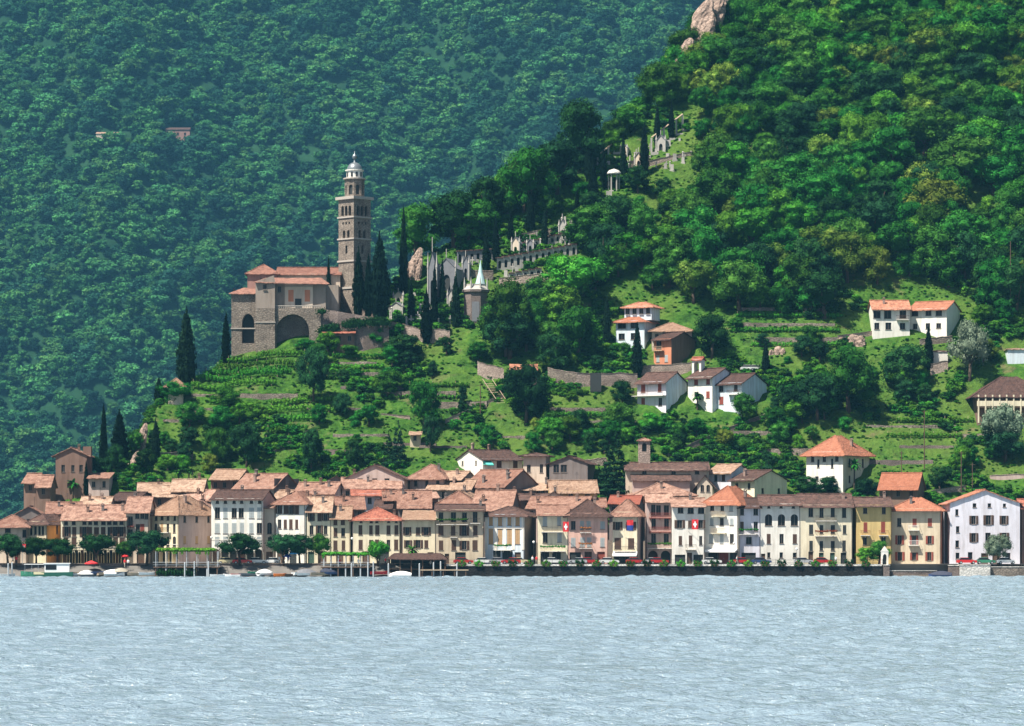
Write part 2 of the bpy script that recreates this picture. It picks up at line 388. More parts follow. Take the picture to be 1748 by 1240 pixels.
# ------------------------------------------------------------------ buildings
def wall_panel(mb, width, z0, z1, holes, place, depth=.25):
    """a wall u in 0..width, z in z0..z1 with real openings (u0,u1,z0,z1,arch,depth); place(u, inward, z) -> local point"""
    us = sorted({0, width, *[h[0] for h in holes], *[h[1] for h in holes]}); zs = sorted({z0, z1, *[h[2] for h in holes], *[h[3] for h in holes]})
    for a, b in zip(us, us[1:]):
        for c, d in zip(zs, zs[1:]):
            um, zm = (a + b) / 2, (c + d) / 2
            if b - a < 1e-4 or d - c < 1e-4 or any(h[0] < um < h[1] and h[2] < zm < h[3] for h in holes): continue
            mb.poly([place(a, 0, c), place(b, 0, c), place(b, 0, d), place(a, 0, d)])
    for h in holes:
        u0, u1, c, d = h[:4]; arch = len(h) > 4 and h[4]; dp = h[5] if len(h) > 5 else depth
        if arch:
            r = (u1 - u0) / 2; um = (u0 + u1) / 2; ry = min(r * (1.6 if arch == 'pointed' else 1), d - c - .05); sp = d - ry
            arc = [(um - r * math.cos(t), sp + ry * math.sin(t)) for t in (math.pi * k / 10 for k in range(11))]
            mb.poly([place(u0, 0, d)] + [place(u, 0, z) for u, z in arc[:6]])
            mb.poly([place(u1, 0, d)] + [place(u, 0, z) for u, z in reversed(arc[5:])])
            out = [(u0, c)] + arc + [(u1, c)]
        else: out = [(u0, c), (u0, d), (u1, d), (u1, c)]
        for (a, b), (a2, b2) in zip(out, out[1:] + out[:1]):
            mb.poly([place(a, 0, b), place(a2, 0, b2), place(a2, dp, b2), place(a, dp, b)])
def slab(mb, p00, p10, p11, p01, nu, nv, th=.16, jit=.06, seed=0):
    rnd = random.Random(seed); p00, p10, p11, p01 = map(Vector, (p00, p10, p11, p01))
    top, n = [], len(mb.v)
    for j in range(nv + 1):
        for i in range(nu + 1):
            u, v = i / nu, j / nv
            q = p00 * (1 - u) * (1 - v) + p10 * u * (1 - v) + p11 * u * v + p01 * (1 - u) * v
            q.z += rnd.uniform(-jit, jit) - .05 * math.sin(math.pi * u); top.append(q)
    mb.v += [tuple(q) for q in top] + [(q.x, q.y, q.z - th) for q in top]
    K = (nu + 1) * (nv + 1); ix = lambda i, j: n + j * (nu + 1) + i
    for j in range(nv):
        for i in range(nu):
            mb.f.append((ix(i, j), ix(i + 1, j), ix(i + 1, j + 1), ix(i, j + 1))); mb.f.append((K + ix(i, j + 1), K + ix(i + 1, j + 1), K + ix(i + 1, j), K + ix(i, j)))
    ed = [ix(i, 0) for i in range(nu)] + [ix(nu, j) for j in range(nv)] + [ix(i, nv) for i in range(nu, 0, -1)] + [ix(0, j) for j in range(nv, 0, -1)]
    for a, b in zip(ed, ed[1:] + ed[:1]): mb.f.append((a, a + K, b + K, b))
    mb.m += [mb.mi] * (len(mb.f) - len(mb.m))
def roof_mesh(kind, w, dp, h, rise, o=.55, os=.35, seed=0):
    mb = MB(); e = lambda run: rise / run * o
    nu = max(4, int(w / .6)); nv = 9
    if kind == 'side':
        k = rise / (dp / 2)
        slab(mb, (-os, -o, h - k * o), (w + os, -o, h - k * o), (w + os, dp / 2, h + rise), (-os, dp / 2, h + rise), nu, nv, seed=seed)
        slab(mb, (w + os, dp + o, h - k * o), (-os, dp + o, h - k * o), (-os, dp / 2, h + rise - .02), (w + os, dp / 2, h + rise - .02), nu, nv, seed=seed + 1)
        mb.tube((-os, dp / 2, h + rise + .03), (w + os, dp / 2, h + rise + .03), .16, n=6)
    elif kind == 'front':
        k = rise / (w / 2)
        slab(mb, (-o, dp + os, h - k * o), (-o, -os, h - k * o), (w / 2, -os, h + rise), (w / 2, dp + os, h + rise), nu, nv, seed=seed)
        slab(mb, (w + o, -os, h - k * o), (w + o, dp + os, h - k * o), (w / 2, dp + os, h + rise - .02), (w / 2, -os, h + rise - .02), nu, nv, seed=seed + 1)
        mb.tube((w / 2, -os, h + rise + .03), (w / 2, dp + os, h + rise + .03), .16, n=6)
    elif kind == 'hip':
        m = min(w, dp) / 2; k = rise / m; z = h - k * o
        a, b, c, d = (-o, -o, z), (w + o, -o, z), (w + o, dp + o, z), (-o, dp + o, z)
        r0, r1 = ((m, dp / 2, h + rise), (w - m, dp / 2, h + rise)) if w >= dp else ((w / 2, m, h + rise), (w / 2, dp - m, h + rise))
        if w >= dp:
            slab(mb, a, b, r1, r0, nu, nv, seed=seed); slab(mb, c, d, r0, r1, nu, nv, seed=seed); slab(mb, b, c, r1, r1, nu, nv, seed=seed); slab(mb, d, a, r0, r0, nu, nv, seed=seed)
        else:
            slab(mb, a, b, r0, r0, nu, nv, seed=seed); slab(mb, c, d, r1, r1, nu, nv, seed=seed); slab(mb, b, c, r1, r0, nu, nv, seed=seed); slab(mb, d, a, r0, r1, nu, nv, seed=seed)
        for q, r in ((a, r0), (b, r1 if w >= dp else r0), (c, r1), (d, r0 if w >= dp else r1)): mb.tube(q, r, .13, n=5)
    elif kind == 'shed':
        k = rise / dp
        slab(mb, (-os, -o, h - k * o), (w + os, -o, h - k * o), (w + os, dp + o, h + rise + k * o), (-os, dp + o, h + rise + k * o), nu, nv, seed=seed)
    return mb
def win_meshes(ww, wh, style, shut):
    """(frame, pane, shutters) meshes centred on the opening, outward is -y"""
    def fr():
        mb = MB(); t = .07; a, b = ww / 2, wh / 2
        mb.box(-a, a, .12, .2, -b, -b + t); mb.box(-a, a, .12, .2, b - t, b); mb.box(-a, -a + t, .12, .2, -b + t, b - t); mb.box(a - t, a, .12, .2, -b + t, b - t)
        if style != 'narrow': mb.box(-.03, .03, .13, .19, -b + t, b - t)
        mb.box(-a - .08, a + .08, -.09, .1, -b - .1, -b)
        return mb.mesh('window', 'frame')
    def pn(): return MB().box(-ww / 2 + .05, ww / 2 - .05, .19, .215, -wh / 2 + .05, wh / 2 - .05).mesh('pane', 'glass')
    def sh(s):
        mb = MB(); lw = ww / 2
        if style == 'closed': x0, x1, y0 = (-lw, -.01, .0) if s < 0 else (.01, lw, .0)
        else: x0, x1, y0 = (-2 * lw, -lw - .02, -.075) if s < 0 else (lw + .02, 2 * lw, -.075)
        mb.box(x0, x1, y0, y0 + .05, -wh / 2, wh / 2)
        for k in range(int(wh / .3)): mb.box(x0 + .05, x1 - .05, y0 - .02, y0, -wh / 2 + .1 + k * .3, -wh / 2 + .28 + k * .3)
        return mb.mesh('shutter', 'shutter_' + shut)
    q = (round(ww, 2), round(wh, 2), style)
    f = cached(('wf',) + q, fr); p = cached(('wp',) + q, pn)
    s = [cached(('ws', shut, t) + q, lambda: sh(t)) for t in (-1, 1)] if style in ('open', 'closed') else []
    return f, p, s
def put_window(parent, loc, rz, ww, wh, style, shut):
    f, p, s = win_meshes(ww, wh, style, shut)
    wo = link('window', f, parent, loc, rz); link('pane', p, wo)
    for m in s: link('shutter', m, wo)
    return wo
def chimney(parent, x, y, z, hh=1.3, m='rose'):
    def mk():
        mb = MB(); mb.box(-.27, .27, -.25, .25, -1, hh); mb.box(-.34, .34, -.32, .32, hh, hh + .1)
        for sx in (-1, 1):
            for sy in (-1, 1): mb.box(sx * .24 - .05, sx * .24 + .05, sy * .2 - .05, sy * .2 + .05, hh + .1, hh + .32)
        mb.prism([(-.38, hh + .32), (.38, hh + .32), (0, hh + .52)], -.34, .34)
        return mb.mesh('chimney', m)
    return link('chimney', cached(('ch', round(hh, 1), m), mk), parent, (x, y, z))
def balcony(parent, x0, x1, z, out=.9, rail='iron', slabm='trim', plants=None, y=0):
    b = MB().box(x0, x1, y - out, y, z - .14, z)
    for k in (x0 + .2, (x0 + x1) / 2, x1 - .2): b.prism([(k - .06, z - .5), (k + .06, z - .5), (k + .06, z - .14), (k - .06, z - .14)], y - .35, y)
    bo = b.build('balcony', slabm, parent)
    r = MB(); r.box(x0, x1, y - out, y - out + .05, z + .95, z + 1.0); r.box(x0, x0 + .05, y - out, y, z + .95, z + 1.0); r.box(x1 - .05, x1, y - out, y, z + .95, z + 1.0)
    n = max(4, int((x1 - x0) / .16))
    for k in range(n + 1): t = x0 + .02 + (x1 - x0 - .04) * k / n; r.box(t - .015, t + .015, y - out + .01, y - out + .04, z, z + .95)
    r.build('railing', rail, bo)
    if plants:
        link('flower_box', cached(('fb', round(x1 - x0, 1), plants), lambda: bush_strip(x1 - x0, .45, .5, plants, 7)), bo, (x0, y - out - .05, z + .75))
    return bo
def awning(parent, x0, x1, z, out=1.6, m='white_cloth', drop=.7):
    mb = MB(); mb.poly([(x0, -.02, z), (x0, -out, z - drop), (x1, -out, z - drop), (x1, -.02, z)]); mb.poly([(x0, -out, z - drop), (x0, -out, z - drop - .25), (x1, -out, z - drop - .25), (x1, -out, z - drop)])
    mb.poly([(x0, -.02, z), (x0, -out, z - drop), (x0, -.02, z - drop)]); mb.poly([(x1, -.02, z), (x1, -.02, z - drop), (x1, -out, z - drop)])
    return mb.build('awning', m, parent)

def solve_d(px, eave, h, d0=12):
    d = d0
    while d < 400:
        p = P(px, eave, d)
        if p.z - h <= H(p.x, d + 2): return d
        d += .5
    return d0
def house(name, x0, x1, eave, ridge, label, cat='house', d=None, h=None, x2=None, xl=None, dp=None, roof='side', rm='pink', wm='cream', side=None,
          cols=(), rows=(), wins=(), chim=(), base=None, over=.95, group=None, swin=None, arcade=None, band=False, doors=(), below=None, shut='brown', yaw0=0):
    """x0..x1 photo columns of the front, x2/xl the end of a visible right/left flank, eave/ridge rows"""
    if d is None: d = solve_d((x0 + x1) / 2, eave, h)
    k = (CD + d) / F
    wf = (x1 - x0) * k; th = yaw0
    if x2 is not None or xl is not None:
        sp = ((x2 - x1) if x2 is not None else (x0 - xl)) * k
        if dp: th = math.asin(min(.95, sp / dp))
        else: th = R(38); dp = sp / math.sin(th)
        if xl is not None: th = -th
    dp = dp or 10
    wd = wf / math.cos(th)
    pl = P(x0, eave, d)
    zb = P((x0 + x1) / 2, base, d).z if base else (2.6 if d <= 14 else pl.z - h)
    hh = pl.z - zb
    rise = (eave - ridge) * k
    root = empty(name, (pl.x, d, zb), -th, label, cat, group)
    if wf and th > 0: root.location.y = d + wd * math.sin(th)          # nearest corner stands at depth d
    zlow = -(below if below is not None else (3.5 if d > 14 else .3))
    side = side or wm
    # openings on the front
    spec = []
    for (py, wh, ww, style) in rows:
        for px in cols: spec.append((px, py, wh, ww, style))
    spec += [tuple(q) for q in wins]
    holes, todo = [], []
    for q in spec:
        px, py, wh, ww, style = q[:5]; sc_ = q[5] if len(q) > 5 else shut
        u = (px - x0) / (x1 - x0) * wd; z = (HY - py) * k + CH - zb
        arch = style == 'arch'; vr_ = random.Random(int(px * 31 + py * 17)); t_ = vr_.random()
        if style == 'open' and t_ < .3: style = 'closed'
        elif style == 'open' and t_ < .42: style = 'plain'
        elif style == 'closed' and t_ > .8: style = 'plain'
        if style != 'arch': ww *= vr_.choice((.92, 1, 1.08)); wh *= vr_.choice((.94, 1, 1.06)); u += vr_.uniform(-.1, .1)
        if u - ww / 2 < .1 or u + ww / 2 > wd - .1: u = max(ww / 2 + .12, min(wd - ww / 2 - .12, u))
        z = min(z, hh - wh / 2 - .12)
        hb = (u - ww / 2, u + ww / 2, z - wh / 2, z + wh / 2, arch)
        if any(hb[0] < t[1] + .02 and hb[1] > t[0] - .02 and hb[2] < t[3] + .02 and hb[3] > t[2] - .02 for t in holes): continue
        holes.append(hb); todo.append((u, z, ww, wh, style, sc_))
    if arcade:
        n, aw, ah = arcade
        for i in range(n):
            u = wd * (i + .5) / n; holes.append((u - aw / 2, u + aw / 2, 0, ah, True, 1.2))
    for (px, dw, dh, dm) in doors:
        u = max(dw / 2 + .12, min(wd - dw / 2 - .12, (px - x0) / (x1 - x0) * wd)); holes.append((u - dw / 2, u + dw / 2, 0, dh, False, .3))
    mb = MB()
    wall_panel(mb, wd, zlow, hh, holes, lambda u, n, z: (u, n, z))
    # flanks
    sh, stodo = [], []
    if swin:
        nc, zs_ = swin
        for i in range(nc):
            for py, wh, ww, style in zs_:
                u = dp * (i + .5) / nc; z = (HY - py) * k + CH - zb; sh.append((u - ww / 2, u + ww / 2, z - wh / 2, z + wh / 2)); stodo.append((u, z, ww, wh, style))
    sb = MB()
    left = xl is not None
    if left: wall_panel(mb, dp, zlow, hh, sh, lambda u, n, z: (n, dp - u, z)); wall_panel(sb, dp, zlow, hh, [], lambda u, n, z: (wd - n, u, z))
    else: wall_panel(sb, dp, zlow, hh, sh, lambda u, n, z: (wd - n, u, z)); mb.poly([(0, dp, zlow), (0, 0, zlow), (0, 0, hh), (0, dp, hh)])
    mb.poly([(wd, dp, zlow), (0, dp, zlow), (0, dp, hh), (wd, dp, hh)])
    if roof == 'side':
        sb.poly([(wd, 0, hh), (wd, dp, hh), (wd, dp / 2, hh + rise - .05)]); mb.poly([(0, dp, hh), (0, 0, hh), (0, dp / 2, hh + rise - .05)])
    elif roof == 'front':
        mb.poly([(0, 0, hh), (wd, 0, hh), (wd / 2, 0, hh + rise - .05)]); mb.poly([(wd, dp, hh), (0, dp, hh), (wd / 2, dp, hh + rise - .05)])
    elif roof == 'shed':
        sb.poly([(wd, 0, hh), (wd, dp, hh), (wd, dp, hh + rise)]); mb.poly([(0, dp, hh), (0, 0, hh), (0, dp, hh + rise)]); mb.poly([(wd, dp, hh), (0, dp, hh), (0, dp, hh + rise), (wd, dp, hh + rise)])
    mb.build('wall', wm, root); so_ = sb.build('side_wall', side, root)
    ro = roof_mesh(roof, wd, dp, hh, rise, over, seed=int(x0 * 7 + eave)).build('roof', 'roof_' + rm, root)
    for (u, z, ww, wh, style, sc_) in todo: put_window(root, (u, 0, z), 0, ww, wh, 'plain' if style == 'arch' else style, sc_)
    for (u, z, ww, wh, style) in stodo:
        put_window(root, (0, dp - u, z) if left else (wd, u, z), R(-90) if left else R(90), ww, wh, style, shut)
    if arcade:
        for i in range(n):
            u = wd * (i + .5) / n; MB().box(u - aw / 2, u + aw / 2, 1.2, 1.3, 0, ah).build('door', 'shutter_dark' if i % 3 else 'wood', root)  # arch panels coloured dark for the unlit interior of the open arcade
    for (px, dw, dh, dm) in doors:
        u = max(dw / 2 + .12, min(wd - dw / 2 - .12, (px - x0) / (x1 - x0) * wd)); dq = MB(); dq.box(-dw / 2, -.01, .2, .27, 0, dh); dq.box(.01, dw / 2, .2, .27, 0, dh)
        do = dq.build('door', dm, root, (u, 0, 0)); MB().box(.06, .1, .15, .2, 1, 1.12).build('handle', 'steel', do)
    if band:
        t = MB(); t.box(-.03, wd + .03, -.06, .05, hh - .3, hh - .16); t.box(0, wd, -.05, .05, hh * .36, hh * .36 + .14); t.build('cornice', 'trim', root)
    # gutter and downpipe
    if d <= 14 and roof in ('side', 'hip', 'shed'):
        g = MB(); kk = rise / ((dp / 2) if roof == 'side' else dp if roof == 'shed' else min(wd, dp) / 2)
        g.tube((-.2, -over - .03, hh - kk * over - .14), (wd + .2, -over - .03, hh - kk * over - .14), .06); g.tube((wd - .12, -.08, 0), (wd - .12, -.08, hh - .25), .045); g.build('gutter', 'shutter_brown', root)
    for (px, fr, hgt) in chim:
        u = (px - x0) / (x1 - x0) * wd; yy = dp * fr
        u = max(.6, min(wd - .6, u))
        zz = hh + rise * min(1, min(yy, dp - yy, u, wd - u) / (min(wd, dp) / 2)) if roof == 'hip' else hh + rise * (1 - abs(yy - dp / 2) / (dp / 2)) if roof == 'side' else hh + rise * (1 - abs(u - wd / 2) / (wd / 2)) if roof == 'front' else hh + rise * fr
        chimney(root, u, yy, zz, hgt * .8, ('brown', 'slate', 'chimney_plaster')[int(px) % 3])
    root['_w'] = wd; root['_h'] = hh; root['_d'] = d; root['_k'] = k; root['_x0'] = x0; root['_x1'] = x1; root['_zb'] = zb; root['_dp'] = dp
    return root
def hx(r, px): return (px - r['_x0']) / (r['_x1'] - r['_x0']) * r['_w']
def hz(r, py): return (HY - py) * r['_k'] + CH - r['_zb']

# ------------------------------------------------------------------ foliage
def cards(rs, pts, nrm, size, jit=.75, aspect=1.3):
    """leaf clumps: one bent quad per point"""
    n = len(pts)
    q = nrm + rs.normal(0, jit, (n, 3)); q /= np.linalg.norm(q, axis=1)[:, None] + 1e-9
    a = np.cross(q, rs.normal(0, 1, (n, 3))); a /= np.linalg.norm(a, axis=1)[:, None] + 1e-9
    b = np.cross(q, a); s = (size * rs.uniform(.6, 1.35, n))[:, None]
    v = np.stack([pts - a * s * aspect, pts - b * s * .6 + q * s * .15, pts + a * s * aspect, pts + b * s * .6 + q * s * .15], 1)
    return v.reshape(-1, 3)
def leaf_mesh(name, mat, blobs, dens, size, seed, core=.72, up=.25, jit=.5):
    """blobs: (centre, radii); leaf cards over each blob's outer surface plus a low-poly dark core"""
    rs = np.random.default_rng(seed); V = []
    for c, r in blobs:
        r = np.array(r); n = max(10, int(dens * (r[0] * r[1] * r[2]) ** (2 / 3)))
        d = rs.normal(0, 1, (n, 3)); d[:, 2] += up; d /= np.linalg.norm(d, axis=1)[:, None]
        p = np.array(c) + d * r * rs.uniform(.72, 1.08, n)[:, None]; nn = d / r; nn /= np.linalg.norm(nn, axis=1)[:, None]
        V.append(cards(rs, p, nn, size, jit))
    V = np.concatenate(V); nq = len(V) // 4
    faces = np.arange(nq * 4).reshape(-1, 4).tolist(); verts = V.tolist()
    t = (1 + 5 ** .5) / 2; ico = np.array([(-1, t, 0), (1, t, 0), (-1, -t, 0), (1, -t, 0), (0, -1, t), (0, 1, t), (0, -1, -t), (0, 1, -t), (t, 0, -1), (t, 0, 1), (-t, 0, -1), (-t, 0, 1)]) / (1 + t * t) ** .5
    fi = [(0, 11, 5), (0, 5, 1), (0, 1, 7), (0, 7, 10), (0, 10, 11), (1, 5, 9), (5, 11, 4), (11, 10, 2), (10, 7, 6), (7, 1, 8), (3, 9, 4), (3, 4, 2), (3, 2, 6), (3, 6, 8), (3, 8, 9), (4, 9, 5), (2, 4, 11), (6, 2, 10), (8, 6, 7), (9, 8, 1)]
    if core:
        for c, r in blobs:
            n0 = len(verts); verts += (np.array(c) + ico * np.array(r) * core * rs.uniform(.85, 1.1, (12, 1))).tolist(); faces += [tuple(n0 + k for k in f) for f in fi]
    me = bpy.data.meshes.new(name); me.from_pydata(verts, [], faces); me.materials.append(MATS[mat]); me.update(); return me
def crown_blobs(seed, n=15, wide=.46, zc=.62, zr=.36, rb=(.13, .23), flat=1.0):
    rs = random.Random(seed); out = [((0, 0, zc), (wide * .62, wide * .62, zr * .68))]
    for k in range(n):
        a = k * 2.399 + rs.uniform(-.4, .4); t = rs.uniform(-.85, 1) if k > 2 else rs.uniform(.7, 1)
        rr = math.sqrt(max(0, 1 - t * t)) * rs.uniform(.7, 1.16); r = rs.uniform(*rb)
        out.append(((wide * .72 * rr * math.cos(a), wide * .72 * rr * math.sin(a), zc + zr * .74 * t), (r, r, r * .82 * flat)))
    return out
def trunk_mesh(seed, top=.55, r=.035):
    rs = random.Random(seed); mb = MB(); p = Vector((0, 0, -.08)); 
    q = Vector((rs.uniform(-.03, .03), rs.uniform(-.03, .03), top * .55)); mb.tube(p, q, r * 1.3, r * .85, 7)
    for k in range(4):
        a = k * 1.7 + rs.uniform(-.3, .3); e = q + Vector((math.cos(a) * .2, math.sin(a) * .2, top * rs.uniform(.4, .75))); mb.tube(q - Vector((0, 0, .03)), e, r * .65, r * .25, 5)
    return mb.mesh('trunk', 'bark', True)
def bush_strip(length, wd, hh, mat, seed, size=.14, dens=26):
    rs = random.Random(seed); n = max(2, int(length / .55)); bl = []
    for k in range(n):
        r = wd * rs.uniform(.45, .7); bl.append(((length * (k + .5) / n, rs.uniform(-.1, .1), hh * rs.uniform(.3, .6)), (length / n * .75, r, hh * rs.uniform(.45, .65))))
    return leaf_mesh('foliage', mat, bl, dens / max(.12, wd) ** 2 * .12, size, seed)
TREES = {}
def proto(kind, shape, mat, seed, dens=640, size=.0185):
    key = (kind, mat, seed)
    if key in TREES: return TREES[key]
    if kind == 'broad': bl = crown_blobs(seed, 26, .50, .53, .46, (.085, .21))
    elif kind == 'tall': bl = crown_blobs(seed, 26, .42, .53, .47, (.08, .19))
    elif kind == 'umbrella': bl = crown_blobs(seed, 20, .60, .62, .36, (.15, .24), .85)
    elif kind == 'bush': bl = crown_blobs(seed, 13, .52, .45, .45, (.16, .27))
    elif kind == 'cypress':
        bl = []; rs = random.Random(seed)
        for k in range(22):
            t = k / 21; r = .5 * (min(1, .55 + t * 3) * (1 - t ** 2.2)) ** .9 + .04; a = k * 2.4
            bl.append(((.16 * r * math.cos(a), .16 * r * math.sin(a), .03 + .95 * t), (r * rs.uniform(.82, 1.05), r * rs.uniform(.82, 1.05), .055)))
        dens, size = 620, .045
    elif kind == 'conifer':
        bl = []; rs = random.Random(seed)
        for k in range(11):
            t = k / 10; rad = .46 * (1 - t) ** .85 + .03; n = max(1, int(7 * (1 - t) + 1))
            for j in range(n):
                a = j * 2 * math.pi / n + k * .7; rr = rad * rs.uniform(.55, .75)
                bl.append(((rr * math.cos(a), rr * math.sin(a), .12 + .86 * t - .04 * rs.random()), (rad * .42 + .02, rad * .42 + .02, .045)))
        dens, size = 420, .03
    elif kind == 'willow':
        bl = crown_blobs(seed, 20, .5, .58, .4, (.10, .18), 1.5)
    crown = leaf_mesh('crown', mat, bl, dens * (10 if kind not in ('cypress', 'conifer') else 6), size, seed)
    tr = trunk_mesh(seed, .55 if kind not in ('cypress', 'conifer') else .5)
    TREES[key] = (crown, tr); return TREES[key]
def tree(kind, mat, pos, height, width, label, seed=0, name=None, group=None, cat='tree', rz=None):
    crown, tr = proto(kind, None, mat, seed)
    nm = name or dict(broad='broadleaf_tree', tall='broadleaf_tree', umbrella='plane_tree', bush='bush', cypress='cypress_tree', conifer='conifer_tree', willow='willow_tree')[kind]
    o = empty(nm, pos, random.uniform(0, 6.28) if rz is None else rz, label, cat, group)
    wscale = width if kind != 'cypress' else width
    o.scale = (wscale, wscale, height)
    link('crown', crown, o); link('trunk', tr, o)
    return o
def scatter(name, pts, protos, parent=None):
    """uncountable growth: one object whose points carry scale and turn, instanced by geometry nodes"""
    me = bpy.data.meshes.new(name); me.from_pydata([tuple(p[:3]) for p in pts], [], [])
    a = me.attributes.new('size', 'FLOAT_VECTOR', 'POINT'); a.data.foreach_set('vector', np.array([(p[3], p[3], p[4]) for p in pts], np.float32).ravel())
    b = me.attributes.new('turn', 'FLOAT_VECTOR', 'POINT'); b.data.foreach_set('vector', np.array([(0, 0, p[5]) for p in pts], np.float32).ravel())
    i_ = me.attributes.new('pick', 'INT', 'POINT'); i_.data.foreach_set('value', np.array([p[6] for p in pts], np.int32))
    o = link(name, me, parent)
    ng = bpy.data.node_groups.new(name, 'GeometryNodeTree')
    ng.interface.new_socket('Geometry', in_out='INPUT', socket_type='NodeSocketGeometry'); ng.interface.new_socket('Geometry', in_out='OUTPUT', socket_type='NodeSocketGeometry')
    N, L = ng.nodes.new, ng.links.new
    gi, go, j, ip = N('NodeGroupInput'), N('NodeGroupOutput'), N('GeometryNodeJoinGeometry'), N('GeometryNodeInstanceOnPoints')
    for m in reversed(protos):
        po = bpy.data.objects.new('clump', m); oi = N('GeometryNodeObjectInfo'); oi.inputs['Object'].default_value = po; oi.inputs['As Instance'].default_value = True
        L(oi.outputs['Geometry'], j.inputs[0])
    ip.inputs['Pick Instance'].default_value = True
    for nm, ty, sk in (('size', 'FLOAT_VECTOR', 'Scale'), ('turn', 'FLOAT_VECTOR', 'Rotation'), ('pick', 'INT', 'Instance Index')):
        na = N('GeometryNodeInputNamedAttribute'); na.data_type = ty; na.inputs['Name'].default_value = nm
        L(na.outputs[0], ip.inputs[sk])
    L(gi.outputs[0], ip.inputs['Points']); L(j.outputs[0], ip.inputs['Instance']); L(ip.outputs[0], go.inputs[0])
    o.modifiers.new('scatter', 'NODES').node_group = ng
    return tag(o, kind='stuff')

# ------------------------------------------------------------------ the front row along the promenade, left to right
O, CL, PL, NR, AR = 'open', 'closed', 'plain', 'narrow', 'arch'
h1 = house('white_house', -14, 46, 896, 879, 'plain off-white house with hipped pink roof beside the cream and orange house', d=10, dp=11, roof='hip', rm='pink', wm='beige', wins=[(14, 906, 1.0, 1.1, NR), (43, 911, 1.6, .9, NR), (14, 926, 1.3, 1.0, PL)], doors=[(30, 1.2, 2.3, 'wood')])
h2 = house('corner_house', 47, 80, 890, 877, 'low house, cream front and orange flank, between off-white and long arcaded houses', d=10, x2=105, dp=10, roof='hip', rm='brown', wm='butter', side='orange', cols=(52, 60, 66, 73), rows=[(906, 1.9, .6, NR), (930, 1.9, .7, NR)], swin=(1, [(904, 1.9, 1.0, PL), (930, 2.0, 1.0, PL)]))
h3 = house('arcaded_house', 106, 214, 885, 862, 'long cream arcaded palace with many narrow windows and three chimneys', d=10, dp=12, rm='pink', wm='cream', cols=(113, 126, 144, 154, 164, 176, 187, 197, 208), rows=[(892, 1.1, .9, NR), (908, 2.0, .95, O), (926, 2.0, .95, CL)], chim=[(147, .25, 1.2), (172, .3, 1.2), (206, .3, 1.3)], arcade=(11, 1.7, 2.9), band=True, shut='brown')
h4 = house('balcony_house', 215, 254, 872, 848, 'narrow pinkish house with dark red balconies beside the arcaded palace', d=11, dp=12, rm='pink', wm='beige', cols=(235, 243, 251), rows=[(880, 1.5, .8, PL), (902, 1.8, .9, CL), (924, 1.8, .9, CL)], wins=[(222, 890, 2, 1.1, PL), (222, 912, 2, 1.1, PL)], doors=[(240, 1.6, 2.6, 'wood')], shut='red')
for z in (898, 920): balcony(h4, hx(h4, 217), hx(h4, 229), hz(h4, z), .8, 'iron', 'shutter_red')
h5 = house('corner_palace', 256, 305, 873, 846, 'tall corner palace with ornate peach front and broad bare shade-tinted mauve flank', d=10, x2=360, dp=11, roof='hip', rm='tan', wm='butter', side='rose', cols=(263, 274, 285, 297), rows=[(882, 1.6, .8, PL), (902, 2.0, .8, CL), (925, 2.2, .9, AR)], chim=[(290, .4, 1.2), (300, .7, 1.4)], swin=(3, [(885, 1.8, .8, NR), (922, 1.6, .8, CL)]), arcade=(4, 1.8, 3.0), band=True, shut='tan')  # the flank's shade is put into its grey-pink plaster
balcony(h5, hx(h5, 265), hx(h5, 290), hz(h5, 909), .8)
h6 = house('white_palazzo', 360, 448, 851, 836, 'big white palazzo with round attic windows, dark roof and ground floor arcade', d=10, dp=12, x2=462, rm='brown', wm='white', side='rose', cols=(370, 384, 399, 412, 429, 443), rows=[(857, .7, .7, AR), (876, 2.2, 1.0, CL), (902, 2.2, 1.0, CL), (924, 1.8, 1.0, CL)], arcade=(6, 1.9, 3.1), shut='grey', band=True, chim=[(400, .6, 1.2)])  # shaded flank of the white palazzo, its shade put into rose plaster
house('side_house', 450, 470, 866, 858, 'narrow brown house squeezed beside the big white palazzo', d=12, dp=9, roof='shed', rm='pink', wm='beige', wins=[(460, 902, 2.4, 1.0, AR), (460, 924, 1.6, .9, PL)], doors=[(460, 1.4, 2.5, 'wood')])
h7 = house('white_house', 470, 521, 856, 838, 'bright white four storey house with hipped pink roof and shade-tinted bluish flank', d=10, x2=545, dp=11, roof='hip', rm='pink', wm='white', side='bluewhite', cols=(476, 487, 496, 507), rows=[(870, 1.9, .8, O), (895, 1.9, .7, CL), (921, 1.9, .8, CL)], chim=[(486, .2, 1.0), (510, .5, 1.2)], shut='brown', doors=[(478, 1.5, 2.6, 'wood'), (500, 1.5, 2.6, 'shutter_dark')])  # white flank coloured blue-white to carry its shade
h8 = house('cream_house', 524, 565, 871, 848, 'cream house with tan shed roof and stone ground floor band', d=10, dp=11, roof='side', rm='tan', wm='cream', cols=(532, 545, 556), rows=[(883, 1.6, .8, O), (905, 1.9, .8, O), (926, 1.7, .8, CL)], chim=[(550, .3, 1.3)], doors=[(531, 1.3, 2.5, 'shutter_green'), (550, 1.8, 2.6, 'wood')], band=True)
h9 = house('tan_house', 565, 598, 883, 864, 'narrow tan house with two window columns beside a dark gap', d=10, dp=10, rm='tan', wm='butter', cols=(572, 586), rows=[(892, 1.1, .8, CL), (909, 1.7, .8, CL), (931, 2.0, .8, CL)], chim=[(580, .3, 1.1)], doors=[(580, 1.5, 2.5, 'wood')])
